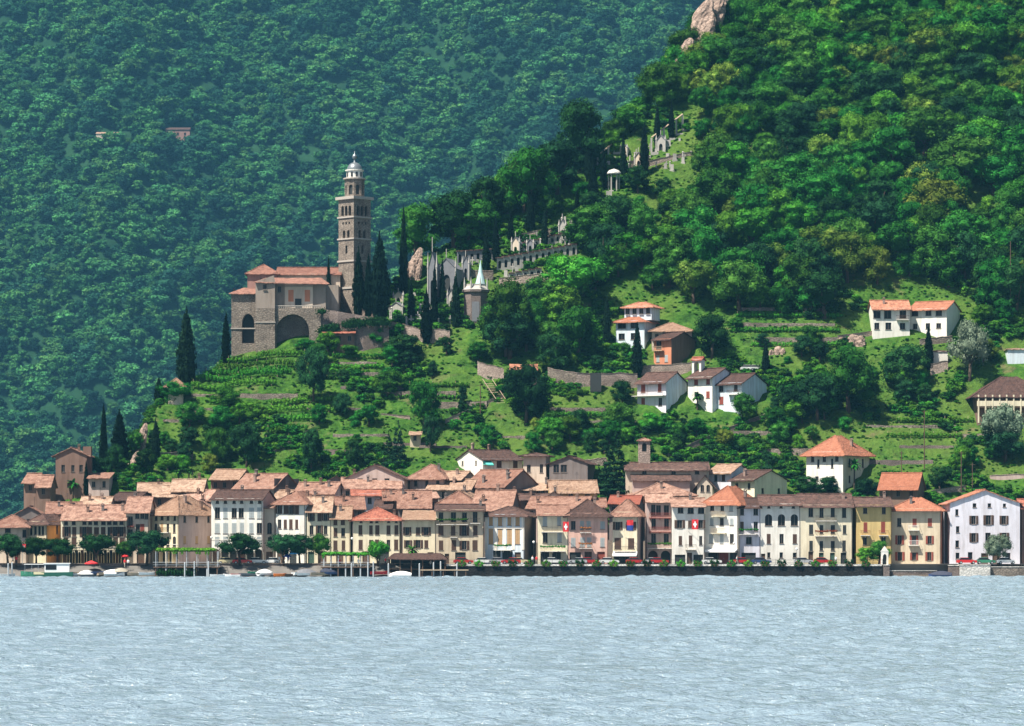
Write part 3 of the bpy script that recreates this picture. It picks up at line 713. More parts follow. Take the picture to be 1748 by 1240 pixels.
h10 = house('wide_cream_house', 603, 683, 885, 866, 'wide cream house with hipped bright red roof and five window columns', d=10, dp=11, roof='hip', rm='red', wm='cream', cols=(616, 633, 644, 663, 676), rows=[(890, .7, .6, NR), (905, 2.0, .8, CL), (930, 2.0, .8, CL)], chim=[(672, .3, 1.0)], doors=[(625, 1.6, 2.6, 'wood'), (655, 2.2, 2.6, 'shutter_dark')])
h11 = house('tan_house', 688, 744, 886, 872, 'low tan house with pale roof and two rows of dark shutters', d=10, dp=10, roof='shed', rm='tan', wm='butter', cols=(696, 714, 728), rows=[(907, 1.7, .9, O), (929, 1.7, .9, O)], doors=[(703, 1.2, 2.4, 'wood'), (735, 1.3, 2.4, 'wood')])
h12 = house('olive_house', 744, 826, 870, 861, 'tall olive tan house with brown roof and flowered top floor balcony', d=10, dp=10, roof='side', rm='brown', wm='tan', side='olive', cols=(753, 774, 793, 811), rows=[(883, 2.1, 1.0, PL), (906, 2.0, 1.0, O), (931, 2.0, 1.0, O)], over=1.1, doors=[(786, 2.2, 2.4, 'shutter_dark'), (763, .9, 2.1, 'wood')], chim=[(820, .4, 1.2)])
balcony(h12, hx(h12, 745), hx(h12, 799), hz(h12, 895), 1.0, 'iron', 'trim', 'leaf'); balcony(h12, hx(h12, 802), hx(h12, 820), hz(h12, 893), .9)
balcony(h12, hx(h12, 768), hx(h12, 781), hz(h12, 917), .7)
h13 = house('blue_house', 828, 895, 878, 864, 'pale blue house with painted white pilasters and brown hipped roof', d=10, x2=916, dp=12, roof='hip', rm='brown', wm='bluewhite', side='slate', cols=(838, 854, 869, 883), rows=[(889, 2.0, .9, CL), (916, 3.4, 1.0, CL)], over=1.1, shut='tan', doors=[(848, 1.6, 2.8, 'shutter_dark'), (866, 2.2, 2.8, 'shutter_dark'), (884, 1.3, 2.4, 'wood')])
for px in (830, 846, 861.5, 876.5, 893): u = hx(h13, px); MB().box(max(.0, u - .3), min(h13['_w'], u + .3), -.1, .0, 2.9, h13['_h'] - .25).build('pilaster', 'white', h13)
MB().box(0, h13['_w'], -.14, .02, hz(h13, 902) - .1, hz(h13, 902) + .1).build('cornice', 'trim', h13)
balcony(h13, hx(h13, 845), hx(h13, 874), hz(h13, 939), 1.0, 'iron', 'trim', 'leaf')
h14 = house('pale_house', 918, 970, 877, 862, 'pale cream house with pink roof, two long balconies and a flag', d=10, dp=10, rm='pink', wm='cream', cols=(931, 955), rows=[(890, 2.0, .9, CL), (918, 2.1, 1.0, CL)], shut='grey', doors=[(930, 1.8, 2.5, 'shutter_dark'), (950, 1.8, 2.5, 'shutter_dark')], over=1.05)
balcony(h14, hx(h14, 924), hx(h14, 961), hz(h14, 908), 1.0); balcony(h14, hx(h14, 922), hx(h14, 965), hz(h14, 941), 1.1, 'iron', 'trim', 'leaf')
h15 = house('pink_house', 970, 1038, 876, 852, 'pink house with dark brown hipped roof and flowered iron balconies', d=10, dp=12, roof='hip', rm='brown', wm='pink', cols=(979, 994, 1005, 1028), rows=[(897, 1.7, .9, CL), (926, 2.0, .9, CL)], wins=[(984, 881, .6, .6, NR), (1003, 881, .6, .6, NR), (1025, 881, .6, .6, NR)], shut='grey', over=1.1, doors=[(982, 2.4, 2.4, 'shutter_dark'), (1004, 1.5, 2.5, 'wood'), (1026, 1.6, 2.5, 'shutter_red')], chim=[(1016, .45, 1.2)])
balcony(h15, hx(h15, 990), hx(h15, 1009), hz(h15, 909), .8, 'iron', 'trim', 'flowers'); balcony(h15, hx(h15, 988), hx(h15, 1011), hz(h15, 936), 1.0, 'iron', 'trim', 'flowers')
h16 = house('cream_house', 1046, 1089, 874, 852, 'cream house with mottled red hipped roof and long white awning', d=10, x2=1101, dp=10, roof='hip', rm='pink', wm='cream', side='rose', cols=(1054, 1077), rows=[(878, .6, .6, NR), (898, 1.8, 1.0, O), (928, 2.2, 1.3, CL)], doors=[(1056, 2.6, 2.3, 'shutter_dark'), (1078, 2.6, 2.3, 'shutter_dark')])
awning(h16, hx(h16, 1047), hx(h16, 1088), hz(h16, 942)); balcony(h16, hx(h16, 1049), hx(h16, 1085), hz(h16, 941), .9)
h17 = house('loggia_house', 1104, 1147, 855, 842, 'recessed brown house with three storeys of dark loggias and red arches', d=14, dp=9, rm='pink', wm='rose', cols=(1115, 1124, 1138), rows=[(871, 2.2, 1.0, PL), (894, 2.2, 1.0, PL), (920, 2.2, 1.0, PL)], arcade=(2, 2.0, 2.7), over=1.0)
for z in (884, 908): balcony(h17, hx(h17, 1108), hx(h17, 1145), hz(h17, z), .9, 'shutter_red', 'shutter_red')
balcony(h17, hx(h17, 1105), hx(h17, 1146), hz(h17, 936), 1.1, 'iron', 'trim', 'leaf')
h18 = house('white_house', 1148, 1203, 863, 850, 'white house with pink roof and a flag between loggia house and tall house', d=10, dp=10, rm='pink', wm='white', wins=[(1162, 871, 1.4, 1.1, PL), (1179, 871, 1.5, 1.3, AR), (1197, 871, 1.5, 1.3, AR)], cols=(1161, 1179, 1196), rows=[(895, 1.6, 1.0, O), (923, 2.0, .7, CL)], doors=[(1161, 2.2, 1.9, 'shutter_dark'), (1177, 1.1, 2.3, 'wood'), (1192, 2.0, 1.9, 'shutter_dark')], chim=[(1180, .4, 1.3)], shut='brown')
balcony(h18, hx(h18, 1170), hx(h18, 1188), hz(h18, 938), .9)
h19 = house('tall_white_house', 1205, 1260, 855, 829, 'tallest white house, wide orange hipped roof, stacked balconies, shop canopy', d=9, x2=1300, dp=12, roof='hip', rm='orange', wm='white', side='beige', cols=(1216, 1233, 1249), rows=[(866, 1.6, .8, CL), (891, 1.5, .8, CL), (920, 2.0, .9, CL)], shut='grey', doors=[(1219, 2.4, 2.3, 'shutter_dark'), (1235, 2.4, 2.3, 'shutter_red'), (1252, 1.6, 2.3, 'shutter_dark')], over=1.05, chim=[(1252, .6, 1.4)])
for z in (881, 910): balcony(h19, hx(h19, 1217), hx(h19, 1241), hz(h19, z), 1.0, 'wood_pale', 'cream')
awning(h19, hx(h19, 1206), hx(h19, 1259), hz(h19, 937), 1.5, 'white_cloth', .5)
h20 = house('grey_house', 1260, 1298, 864, 850, 'narrow mauve grey house with brown roof and one planted balcony', d=10, dp=9, rm='brown', wm='lavender', wins=[(1267, 874, 1.3, .9, PL), (1290, 874, 1.3, .9, PL), (1267, 899, 2.1, .8, CL), (1290, 899, 2.1, .8, CL), (1279, 923, 1.6, 1.3, PL)], doors=[(1278, 3.0, 2.3, 'shutter_dark')], over=1.05)
balcony(h20, hx(h20, 1260.5), hx(h20, 1294), hz(h20, 912), .9, 'iron', 'trim', 'leaf')
h21 = house('white_house', 1298, 1366, 860, 845, 'white house with dark roof and three arched second floor windows', d=10, dp=10, rm='brown', wm='white', wins=[(1312, 865, .7, .6, NR), (1334, 865, .7, .6, NR), (1355, 865, .7, .6, NR)], cols=(1312, 1334, 1356), rows=[(888, 2.4, 1.5, AR), (920, 1.9, .8, CL), (948, 1.1, .7, NR)], doors=[(1302, .9, 2.1, 'wood')], over=1.05)
h22 = house('yellow_house', 1366, 1455, 862, 843, 'wide pale yellow house with dark roof and twin stacked iron balconies', d=10, dp=10, rm='brown', wm='cream', side='butter', cols=(1384, 1402, 1422, 1441), rows=[(875, 2.0, .9, O), (904, 1.9, .8, CL), (932, 2.1, .8, CL)], shut='dark', doors=[(1384, 1.0, 2.5, 'wood'), (1402, 1.0, 2.3, 'shutter_green'), (1421, 1.0, 2.3, 'shutter_green'), (1440, 1.2, 2.3, 'shutter_dark')], over=1.05, chim=[(1442, .3, 1.0)])
balcony(h22, hx(h22, 1392), hx(h22, 1428), hz(h22, 889), .8); balcony(h22, hx(h22, 1391), hx(h22, 1428), hz(h22, 915), .9, 'iron', 'trim', 'flowers')
h23 = house('ochre_house', 1462, 1522, 862, 849, 'ochre yellow house with dark roof and two small red balconies', d=10, dp=10, rm='brown', wm='yellow', cols=(1477, 1508), rows=[(872, 1.3, .8, PL), (900, 2.1, .8, CL), (924, 1.6, .9, PL)], shut='red', doors=[(1478, 1.0, 2.3, 'wood'), (1506, 1.4, 2.4, 'shutter_red')], over=1.05, chim=[(1514, .5, 1.0)])
for q in (1477, 1508): balcony(h23, hx(h23, q - 8), hx(h23, q + 8), hz(h23, 914), .8, 'shutter_red')
h24 = house('taupe_house', 1522, 1606, 868, 849, 'taupe house with orange hipped roof, rust flank and two white balconies', d=10, x2=1620, dp=9, roof='hip', rm='orange', wm='tan', side='salmon', cols=(1537, 1562, 1587), rows=[(892, 1.7, .8, O), (922, 1.8, .9, O), (950, 1.7, .9, O)], over=1.0, shut='red', chim=[(1555, .25, 1.3)])
for z in (905, 931): balcony(h24, hx(h24, 1552), hx(h24, 1570), hz(h24, z), .9, 'white_paint')
h25 = house('gabled_white_house', 1622, 1741, 858, 836, 'white house with its broad gable and three rows of shuttered windows to the lake', d=10, dp=14, roof='front', rm='orange', wm='lavender', cols=(1662, 1687, 1714), rows=[(888, 1.9, 1.0, O), (918, 1.9, 1.0, O)], wins=[(1664, 863, .8, .7, NR), (1689, 863, .8, .7, NR), (1714, 863, .8, .7, NR), (1634, 875, 1.4, .7, NR), (1634, 904, 1.4, .7, NR), (1634, 929, 1.4, .7, NR), (1634, 949, 1.2, .8, NR), (1657, 949, 1.5, .9, NR), (1721, 949, 1.3, .9, NR)], doors=[(1681, 1.5, 2.2, 'wood'), (1701, 1.7, 2.2, 'wood')], over=.7)
h26 = house('dark_house', 1744, 1790, 866, 852, 'dark brown timbered house at the row end beside the gabled white house', d=11, dp=10, rm='red', wm='brown', cols=(1752, 1770), rows=[(890, 1.8, .9, PL), (925, 1.8, .9, PL)])
# ------------------------------------------------------------------ second and third rows climbing the slope
B = []; yr = random.Random(4)
def bh(x0, x1, eave, ridge, label, h=7, **k):
    nm = k.pop('name', 'old_house')
    auto = k.pop('auto', True)
    if auto and 'cols' not in k:
        n = max(1, int((x1 - x0) / 16)); k['cols'] = [x0 + (x1 - x0) * (i + .5) / n for i in range(n)]; k['rows'] = [(eave + 12, 1.3, .8, PL)]
    if 'x2' not in k and 'xl' not in k and nm == 'old_house': k['yaw0'] = R(yr.uniform(-9, 16))
    r = house(nm, x0, x1, eave, ridge, label, h=h, **k); B.append(r)
    if nm == 'old_house' and int(x0) % 2 == 0:
        ae = MB(); u_ = r['_w'] * .6; z_ = r['_h'] + (eave - ridge) * r['_k'] * .7; ae.tube((u_, r['_dp'] * .5, z_), (u_, r['_dp'] * .5, z_ + 2.6), .03, n=4)
        for j_ in range(4): ae.box(u_ - .5 + .08 * j_, u_ + .5 - .08 * j_, r['_dp'] * .5 - .015, r['_dp'] * .5 + .015, z_ + 1.9 + .2 * j_, z_ + 1.93 + .2 * j_)
        ae.build('aerial', 'iron', r)
    return r
bh(20, 79, 880, 864, 'grey gable end behind the off-white house', 9, roof='front', rm='pink', wm='slate', dp=9)
bh(80, 137, 874, 857, 'pink roofed house behind the cream and orange corner house', 8, rm='pink', wm='rose', chim=[(100, .3, 1), (120, .4, 1.2)])
bh(136, 186, 863, 848, 'two chimney house under the small shrine', 8, rm='tan', wm='beige', chim=[(150, .3, 1.2), (170, .4, 1)])
bh(186, 232, 852, 840, 'house with dark gable flank above the arcaded palace', 7, x2=258, dp=11, rm='brown', wm='slate', side='slate')
bh(236, 288, 838, 824, 'long low roof left of the stepped roofs, before the rock', 6, rm='tan', wm='slate', chim=[(270, .4, .9)])
bh(262, 318, 845, 828, 'middle one of three stepped tan roofs', 6, rm='tan', wm='brown')
bh(292, 346, 836, 818, 'highest of three stepped tan roofs, chimney at its ridge', 7, rm='tan', wm='brown', chim=[(336, .5, 1.2)])
bh(312, 360, 852, 836, 'pink roofed house behind the peach-fronted corner palace', 7, rm='pink', wm='rose', chim=[(330, .3, 1)])
bh(359, 408, 816, 801, 'dark walled barn with single tan roof plane', 7, x2=424, dp=10, roof='side', rm='tan', wm='brown', side='brown')
bh(397, 468, 831, 808, 'large grey gabled house above the white palazzo, loggia in its gable', 8, x2=506, dp=11, rm='pink', wm='grey', side='slate', chim=[(425, .2, 1.6), (418, .4, 1.4)], swin=(1, [(823, 1.6, 1.6, PL)]))
bh(430, 478, 842, 828, 'small red roof directly behind the white palazzo', 6, rm='red', wm='rose')
bh(503, 571, 840, 823, 'pink roof with three chimneys behind the bright white house', 8, rm='pink', wm='rose', chim=[(515, .3, 1.2), (540, .4, 1.2), (556, .3, 1)])
bh(560, 588, 820, 812, 'little dark gabled loft with white chimney', 7, roof='front', rm='brown', wm='slate', dp=8)
bh(588, 690, 816, 793, 'broad russet gable house highest above the red roof', 8, roof='front', rm='brown', wm='rose', dp=12, cols=(615, 640, 660), rows=[(812, 1.6, 1.2, PL)], chim=[(600, .4, 1.1)])
bh(584, 684, 831, 815, 'long pink roof below the broad russet gable', 7, rm='pink', wm='rose', chim=[(628, .3, 1.2)])
bh(601, 662, 843, 828, 'bright red roofed house with pale blue wall', 7, rm='red', wm='bluewhite', over=1.05)
bh(556, 622, 866, 848, 'pink roof with chimneys behind the tan house', 8, rm='pink', wm='slate', chim=[(588, .3, 1.4)])
bh(655, 700, 852, 838, 'brown roofed house between red roof and pink roofs', 8, rm='pink', wm='brown', chim=[(668, .3, 1)])
bh(699, 757, 813, 792, 'hipped pink roof house beside the conifers', 7, roof='hip', rm='pink', wm='rose', dp=10, chim=[(742, .35, 1.2)])
bh(735, 788, 817, 804, 'gabled house with pale verge below the white chalet', 6, x2=812, dp=10, rm='tan', wm='slate', side='slate', chim=[(773, .3, 1)])
bh(729, 804, 833, 818, 'low tan roofed house behind the olive house', 6, rm='tan', wm='grey', chim=[(770, .3, 1.1)])
r = bh(824, 892, 783, 767, 'white house with green awning, grey roof and pale left gable', 6, xl=777, dp=12, rm='brown', wm='white', cols=(852, 880), rows=[(791, 2.0, 1.2, CL)], chim=[(830, .5, 1.2), (858, .5, 1)], swin=(2, [(790, 1.0, .7, PL)]))
awning(r, .2, 2.0, hz(r, 786), 1.6, 'teal_cloth', 1.0)
bh(893, 932, 777, 773, 'square tan house with flat roof beside the white green-awning house', 9, roof='hip', rm='brown', wm='beige', dp=8, cols=(902, 925), rows=[(800, 1.8, .8, PL)], x2=940)
bh(938, 1003, 790, 778, 'dark grey gable house with pale open porch', 8, roof='front', rm='brown', wm='slate', dp=10, cols=(950, 962), rows=[(800, 1.8, 1.3, PL)])
bh(793, 864, 828, 801, 'big pink roof with three chimneys in the village centre', 8, x2=920, dp=12, rm='pink', wm='slate', side='slate', chim=[(820, .1, 1.4), (856, .2, 1.2), (847, .35, 1)])
bh(881, 936, 835, 824, 'tan shed roofed house with dark loggia', 6, roof='shed', rm='tan', wm='slate', dp=7, cols=(895, 922), rows=[(843, 1.6, 1.8, PL)], chim=[(925, .8, 1.4)])
bh(940, 1020, 838, 820, 'yellow house with sun-bleached tan roof near the tall conifer', 7, rm='tan', wm='yellow', cols=(975, 1003), rows=[(843, 1.6, 1.2, PL)], dp=9)
bh(680, 735, 863, 837, 'mottled pink roof behind the low tan house', 9, rm='pink', wm='slate', chim=[(705, .2, 1.4), (688, .4, 1)])
bh(741, 814, 862, 838, 'mottled pink hipped roof behind the olive house', 8, roof='hip', rm='pink', wm='rose', dp=11, chim=[(757, .3, 1), (745, .5, 1)])
bh(806, 872, 867, 837, 'mottled pink roof behind the pale blue house', 9, rm='pink', wm='slate', dp=12, chim=[(822, .2, 1.3), (842, .5, 1.2)])
bh(868, 930, 852, 843, 'dark gapped roof behind the pale cream house', 7, rm='brown', wm='slate', chim=[(873, .3, 2), (900, .4, 1.2)])
bh(900, 1000, 865, 848, 'long pink roof behind the pale cream and pink houses', 8, rm='pink', wm='rose', chim=[(915, .2, 1), (980, .3, 1.3)])
bh(1210, 1248, 806, 792, 'pale blue gabled house beside the village church', 6, x2=1286, dp=11, rm='tan', wm='lavender', side='bluewhite', cols=(1222, 1236), rows=[(816, 1.5, .8, CL)])
bh(1250, 1288, 818, 802, 'cream gabled house with brown roof behind the dark-roofed row', 7, x2=1349, dp=12, rm='brown', wm='cream', side='cream', chim=[(1262, .2, 1.2)], swin=(2, [(838, 1.2, .9, PL)]))
bh(1085, 1184, 843, 823, 'large pink hipped roof below the village church', 7, roof='hip', rm='pink', wm='brown', dp=12, chim=[(1133, .25, 1.2)])
bh(1190, 1216, 827, 812, 'slim gabled house with twin windows behind the white flag house', 7, roof='front', rm='brown', wm='beige', dp=9, cols=(1199, 1209), rows=[(833, 1.6, .8, AR)])
bh(1040, 1090, 858, 846, 'dark ridge roof behind the cream awning house', 8, rm='red', wm='slate', chim=[(1052, .4, 1)])
vl = bh(1380, 1439, 771, 742, 'large white villa with pyramid orange roof beside a palm', 9, x2=1492, dp=12, roof='hip', rm='orange', wm='white', side='cream', wins=[(1395, 791, 2.0, .6, NR), (1399.5, 791, 2.0, .6, NR), (1421, 791, 2.0, .6, NR), (1425.5, 791, 2.0, .6, NR), (1397, 817, 1.1, 1.0, PL), (1423, 817, 1.1, 1.0, PL), (1396, 776, .4, .4, NR), (1422, 776, .4, .4, NR)], swin=(2, [(790, 2.0, .9, PL), (818, 1.6, .9, PL)]), over=1.1, name='villa', chim=[(1427, .6, 1.2)])
bh(1503, 1566, 831, 807, 'russet house with uneven orange roof behind the ochre house', 5, x2=1586, dp=9, rm='orange', wm='brown', side='brown', over=1.0)
for x0, x1, e_, r_, rf_, rm_, wm_, lb_ in ((470, 503, 848, 837, 'side', 'tan', 'grey', 'small tan roof tucked behind the bright white house ridge'), (520, 556, 857, 846, 'front', 'pink', 'rose', 'small gabled loft behind the cream shed-roofed house'), (640, 668, 865, 853, 'side', 'brown', 'slate', 'little brown roof behind the wide cream house'), (713, 748, 849, 840, 'shed', 'pink', 'slate', 'small lean-to roof between two mottled pink roofs'), (772, 802, 847, 838, 'front', 'tan', 'brown', 'small tan gable behind the olive house balcony'), (836, 864, 853, 843, 'side', 'red', 'rose', 'small red roof between the big pink roof and the pale blue house'), (930, 962, 850, 839, 'front', 'brown', 'beige', 'narrow beige gable below the yellow house'), (1000, 1034, 863, 851, 'side', 'pink', 'rose', 'little pink roof beside the pink house ridge'), (146, 182, 874, 863, 'shed', 'tan', 'beige', 'small lean-to behind the arcaded palace ridge'), (326, 358, 864, 853, 'front', 'pink', 'slate', 'small gable squeezed behind the shade-tinted mauve flank'), (206, 240, 862, 850, 'front', 'brown', 'rose', 'narrow gable behind the balcony house')):
    bh(x0, x1, e_, r_, lb_, 7, roof=rf_, rm=rm_, wm=wm_, dp=7, chim=[((x0 + x1) / 2, .4, 1.1)])
# the brown hamlet at the point
bh(40, 62, 821, 808, 'brown stone house at the point, left half of the pair', 7, roof='side', rm='pink', wm='brown', dp=6, below=6)
bh(62, 86, 827, 811, 'brown stone house at the point, lower right half of the pair', 7, roof='side', rm='pink', wm='brown', dp=6, below=6)
r = bh(95, 148, 776, 764, 'tall brown stone gabled house standing highest at the point', 9, roof='front', rm='pink', wm='brown', dp=10, below=8, cols=(108, 125, 138), rows=[(800, 1.5, .8, PL)], chim=[(132, .3, 1.2)], name='stone_house')
MB().box(r['_w'] - 1.2, r['_w'] + .6, 3, 5.2, 4, hz(r, 762)).build('turret', 'brown', r)
bh(151, 186, 815, 807, 'small salmon house with shed roof below the garden wall', 4, roof='shed', rm='pink', wm='rose', dp=6, below=5)
# ------------------------------------------------------------------ villas on the hill
v3 = bh(1089, 1137, 651, 634, 'white house with long balcony and dark roof, left of the paired white houses', 6, x2=1175, dp=9, rm='brown', wm='lavender', side='bluewhite', cols=(1099, 1127), rows=[(662, 2.0, 1.1, CL), (686, 2.0, 1.0, CL)], shut='red', name='villa', base=695)  # white house: blue shade of front and gable put into the plaster colour
balcony(v3, -.8, v3['_w'], hz(v3, 675), 1.3, 'wood', 'trim')
v3b = bh(1176, 1216, 643, 627, 'white house with dark roof and bell arch, middle of the white houses', 7, x2=1262, dp=10, rm='brown', wm='white', side='bluewhite', cols=(1190, 1209), rows=[(651, 1.5, 1.1, CL), (674, 1.6, 1.1, CL)], shut='red', name='villa', base=696)
v3c = bh(1221, 1267, 653, 636, 'white house with dark roof and blue-shaded gable, right of the bell arch house', 7, x2=1313, dp=10, rm='brown', wm='bluewhite', side='bluewhite', cols=(1233, 1257), rows=[(661, 1.8, 1.2, PL), (683, 1.8, 1.2, CL)], shut='red', name='villa', base=697, d=v3b['_d'] - 3)  # white house; the gable's blue shade comes from the plaster colour
balcony(v3c, hx(v3c, 1246), hx(v3c, 1266), hz(v3c, 673), 1.0, 'wood', 'trim')
v4 = bh(1490, 1553, 526, 511, 'left half of the white twin house with red tiled roof on the hill', 6.5, rm='orange', wm='white', dp=10, cols=(1497, 1516, 1541), rows=[(537, 1.9, 1.6, PL), (557, 1.6, 1.3, PL)], chim=[(1511, .3, 1.2)], name='villa', base=574)
balcony(v4, hx(v4, 1530), hx(v4, 1551), hz(v4, 546), 1.0, 'wood', 'trim')
v4b = bh(1556, 1616, 526, 512, 'right half of the white twin house, its bare gable turned right', 6.5, x2=1647, dp=10, rm='orange', wm='white', side='white', cols=(1565, 1586, 1603), rows=[(533, 1.6, 1.6, PL), (556, 1.3, 1.1, PL)], name='villa', base=573)
v1 = bh(1052, 1100, 547, 536, 'white terraced villa with round corner under the wood', 6, x2=1126, dp=9, roof='hip', rm='orange', wm='bluewhite', side='bluewhite', cols=(1062, 1082), rows=[(552, 1.8, 2.0, PL), (574, 1.5, 1.6, PL)], name='villa', base=585)
kk = v1['_k']; u = MB(); wu = 50 * kk; u.box(1.2, 1.2 + wu, 2.5, 8, v1['_h'] + .2, v1['_h'] + 3.6); us_ = u.build('upper_storey', 'bluewhite', v1)
for i in range(4): put_window(us_, (1.2 + wu * (i + .5) / 4, 2.5, v1['_h'] + 2.4), 0, 1.0, 1.4, 'plain', 'brown').location.y = 2.28
roof_mesh('hip', wu, 5.5, v1['_h'] + 3.6, 1.2, .8).build('upper_roof', 'roof_orange', v1, (1.2, 2.5, 0))
v2 = bh(1117, 1146, 578, 565, 'salmon house with dark roof and white ground floor windows', 7, x2=1190, dp=10, rm='brown', wm='salmon', side='brown', cols=(1124, 1138), rows=[(612, 1.6, 1.0, CL)], wins=[(1125, 588, 2.0, 1.4, PL)], shut='grey', name='villa', base=621, over=.9)
balcony(v2, hx(v2, 1118), hx(v2, 1134), hz(v2, 598), .9, 'wood_pale', 'wood_pale')
bh(1113, 1181, 563, 549, 'low villa with broad tan roof above the salmon house', 4, roof='hip', rm='tan', wm='beige', dp=9, name='villa', over=1.0)
v5 = bh(1668, 1790, 671, 641, 'dark roofed chalet with pale open veranda posts', 5, roof='hip', rm='brown', wm='brown', dp=13, name='chalet', base=704, over=1.6, auto=False)
for q in range(1669, 1789, 12): MB().box(hx(v5, q) - .15, hx(v5, q) + .15, -1.5, -1.2, -2.5, v5['_h'] - .5).build('veranda_post', 'cream', v5)
MB().box(-.2, v5['_w'], -1.45, -1.25, hz(v5, 694), hz(v5, 685)).build('veranda_parapet', 'cream', v5); MB().box(-.2, v5['_w'], -1.4, .1, hz(v5, 695) - .2, hz(v5, 695)).build('veranda_floor', 'wood', v5)
g = bh(1587, 1618, 600, 598, 'small flat white garage block on a stone footing', 2.4, roof='hip', rm='brown', wm='white', dp=5, name='garage', auto=False, base=618, over=.15, below=4)
bh(1720, 1790, 596, 594, 'low flat pale blue building at the wood edge', 2.4, roof='hip', rm='tan', wm='bluewhite', dp=6, name='outbuilding', auto=False, over=.3)
hut = bh(287, 312, 655, 645, 'small hut with pyramid roof among cypresses at the vineyard end', 3, roof='hip', rm='tan', wm='beige', dp=4.5, name='garden_hut', auto=False, over=1.05)
bh(552, 605, 566, 553, 'dark farmhouse with red shed roof under the church terrace', 5, roof='shed', rm='red', wm='brown', dp=5, name='farmhouse', base=595, d=ground(578, 596).y - 1, over=1.0)  # shade from eaves and trees is put into the dark brown plaster
bh(872, 916, 630, 622, 'ruined shed with orange roof below the stone stairs', 2.5, roof='shed', rm='orange', wm='stone_dark', dp=4, name='shed', auto=False)
bh(700, 718, 741, 737, 'tiny tan garden hut between terrace trees', 2.4, roof='shed', rm='tan', wm='tan', dp=3, name='garden_hut', cols=(709,), rows=[(748, 1.2, .8, PL)])
# far houses on the mountain
def mground(px, py):
    d = 1500.0
    while d < 2450:
        p = P(px, py, d)
        if float(MZ(np.array(p.x), np.array(p.y))) >= p.z: return p, d
        d += 2
    return P(px, py, 1900), 1900
for (a, b, e, r_, ba, lb) in ((283, 324, 221, 217, 237, 'lone long pinkish house on the far wooded mountain'), (164, 179, 228, 225, 233, 'leftmost tiny pale roof on the far mountain'), (191, 203, 228, 225, 232, 'small pale roof beside the leftmost one on the far mountain')):
    p, d = mground((a + b) / 2, ba); house('far_house', a, b, e, r_, lb, d=d - 8, dp=9, roof='side', rm='tan' if a < 250 else 'brown', wm='beige' if a < 250 else 'church_rose', base=ba, below=2, over=.5, cols=[a + (b - a) * t for t in ((.2, .5, .8) if a > 250 else ())], rows=[(229, 2.2, 1.6, PL)])

# ------------------------------------------------------------------ pilgrimage church on the spur
cd = 118.0; ck = (CD + cd) / F
ch = empty('hill_church', P(395, 612, cd), 0, 'stone pilgrimage church with red roofs on tall buttressed substructures', 'church')
cx0, cz0 = ch.location.x, ch.location.z
def cu(px): return (px - 395) * ck
def cz(py): return CH + (HY - py) * ck - cz0
mb = MB()   # low left block with pointed arch
w1 = cu(437)
wall_panel(mb, w1, -4, cz(501), [(cu(413), cu(434), cz(586), cz(536), 'pointed', 2.0)], lambda u, n, z: (u, n, z))
mb.poly([(0, 12, -4), (0, 0, -4), (0, 0, cz(501)), (0, 12, cz(501))]); mb.poly([(0, 12, cz(501)), (0, 0, cz(501)), (0, 9, cz(487))])
mb.build('arch_wall', 'stone', ch); MB().box(cu(412), cu(435), 2, 2.1, cz(587), cz(535)).build('arch_back', 'shutter_dark', ch)
MB().box(-.15, w1, -.2, 0, cz(562), cz(560)).build('string_course', 'church_trim', ch)
rb = MB(); slab(rb, (-.6, -.7, cz(501.5)), (w1, -.7, cz(501.5)), (w1, 9, cz(487)), (2.2, 9, cz(487)), 8, 8); rb.build('aisle_roof', 'roof_church', ch)
mb = MB(); x0, x1 = cu(437), cu(470); mb.box(x0, x1, -1.6, 9, -5, cz(527)); mb.build('buttress_tower', 'stone', ch)
MB().box(x0 - .15, x1 + .15, -1.75, -1.6, cz(552), cz(550)).build('string_course', 'church_trim', ch)
mb = MB(); mb.box(x0, x1, -1.5, 10, cz(527), cz(482)); 
mb.poly([(x0, -1.5, cz(482)), (x1, -1.5, cz(482)), (x0 + 4.4, -1.5, cz(471)), ]); mb.build('chapel_wall', 'church_plaster', ch)
put_window(ch, (cu(453), -1.7, cz(491)), 0, .9, 1.2, 'plain', 'brown')
mb = MB(); x2 = cu(556)
mb.box(x1, x2, .4, 11, cz(527.5), cz(485)); mb.build('transept_wall', 'church_plaster', ch)
MB().box(cu(486), cu(534), 0.28, 0.40, cz(526), cz(487)).build('painted_facade', 'beige', ch)
for q in (492, 520): MB().box(cu(q), cu(q + 9), 0.23, 0.28, cz(515), cz(495)).build('fresco_panel', 'salmon', ch)
MB().box(cu(486), cu(534), 0.10, 0.28, cz(490), cz(488.5)).build('cornice', 'church_trim', ch)
MB().box(cu(503.5), cu(514.5), 0.20, 0.27, cz(526), cz(510)).build('door', 'shutter_dark', ch)
put_window(ch, (cu(477), .18, cz(494)), 0, .8, 1.4, 'plain', 'brown')
rb = MB(); slab(rb, (cu(435), -2.2, cz(483)), (x2 + 1, -1.0, cz(485.5)), (x2 - 1.5, 6.5, cz(471)), (cu(450), 6.5, cz(471)), 16, 5); rb.build('transept_roof', 'roof_church', ch)
mb = MB(); mb.box(cu(418), cu(470), 8, 17, 0, cz(461)); mb.build('apse_wall', 'church_rose', ch); put_window(ch, (cu(443), 7.78, cz(476)), 0, 1.0, 1.2, 'plain', 'brown')
roof_mesh('hip', cu(470) - cu(418), 9, cz(461), cz(445) - cz(461), .6).build('apse_roof', 'roof_church', ch, (cu(418), 8, 0))
mb = MB(); mb.box(cu(470), cu(577), 10, 20, 0, cz(462.5)); mb.build('nave_wall', 'beige', ch)
roof_mesh('side', cu(577) - cu(468), 10, cz(462.5), cz(449) - cz(462.5), .6).build('nave_roof', 'roof_church', ch, (cu(468), 10, 0))
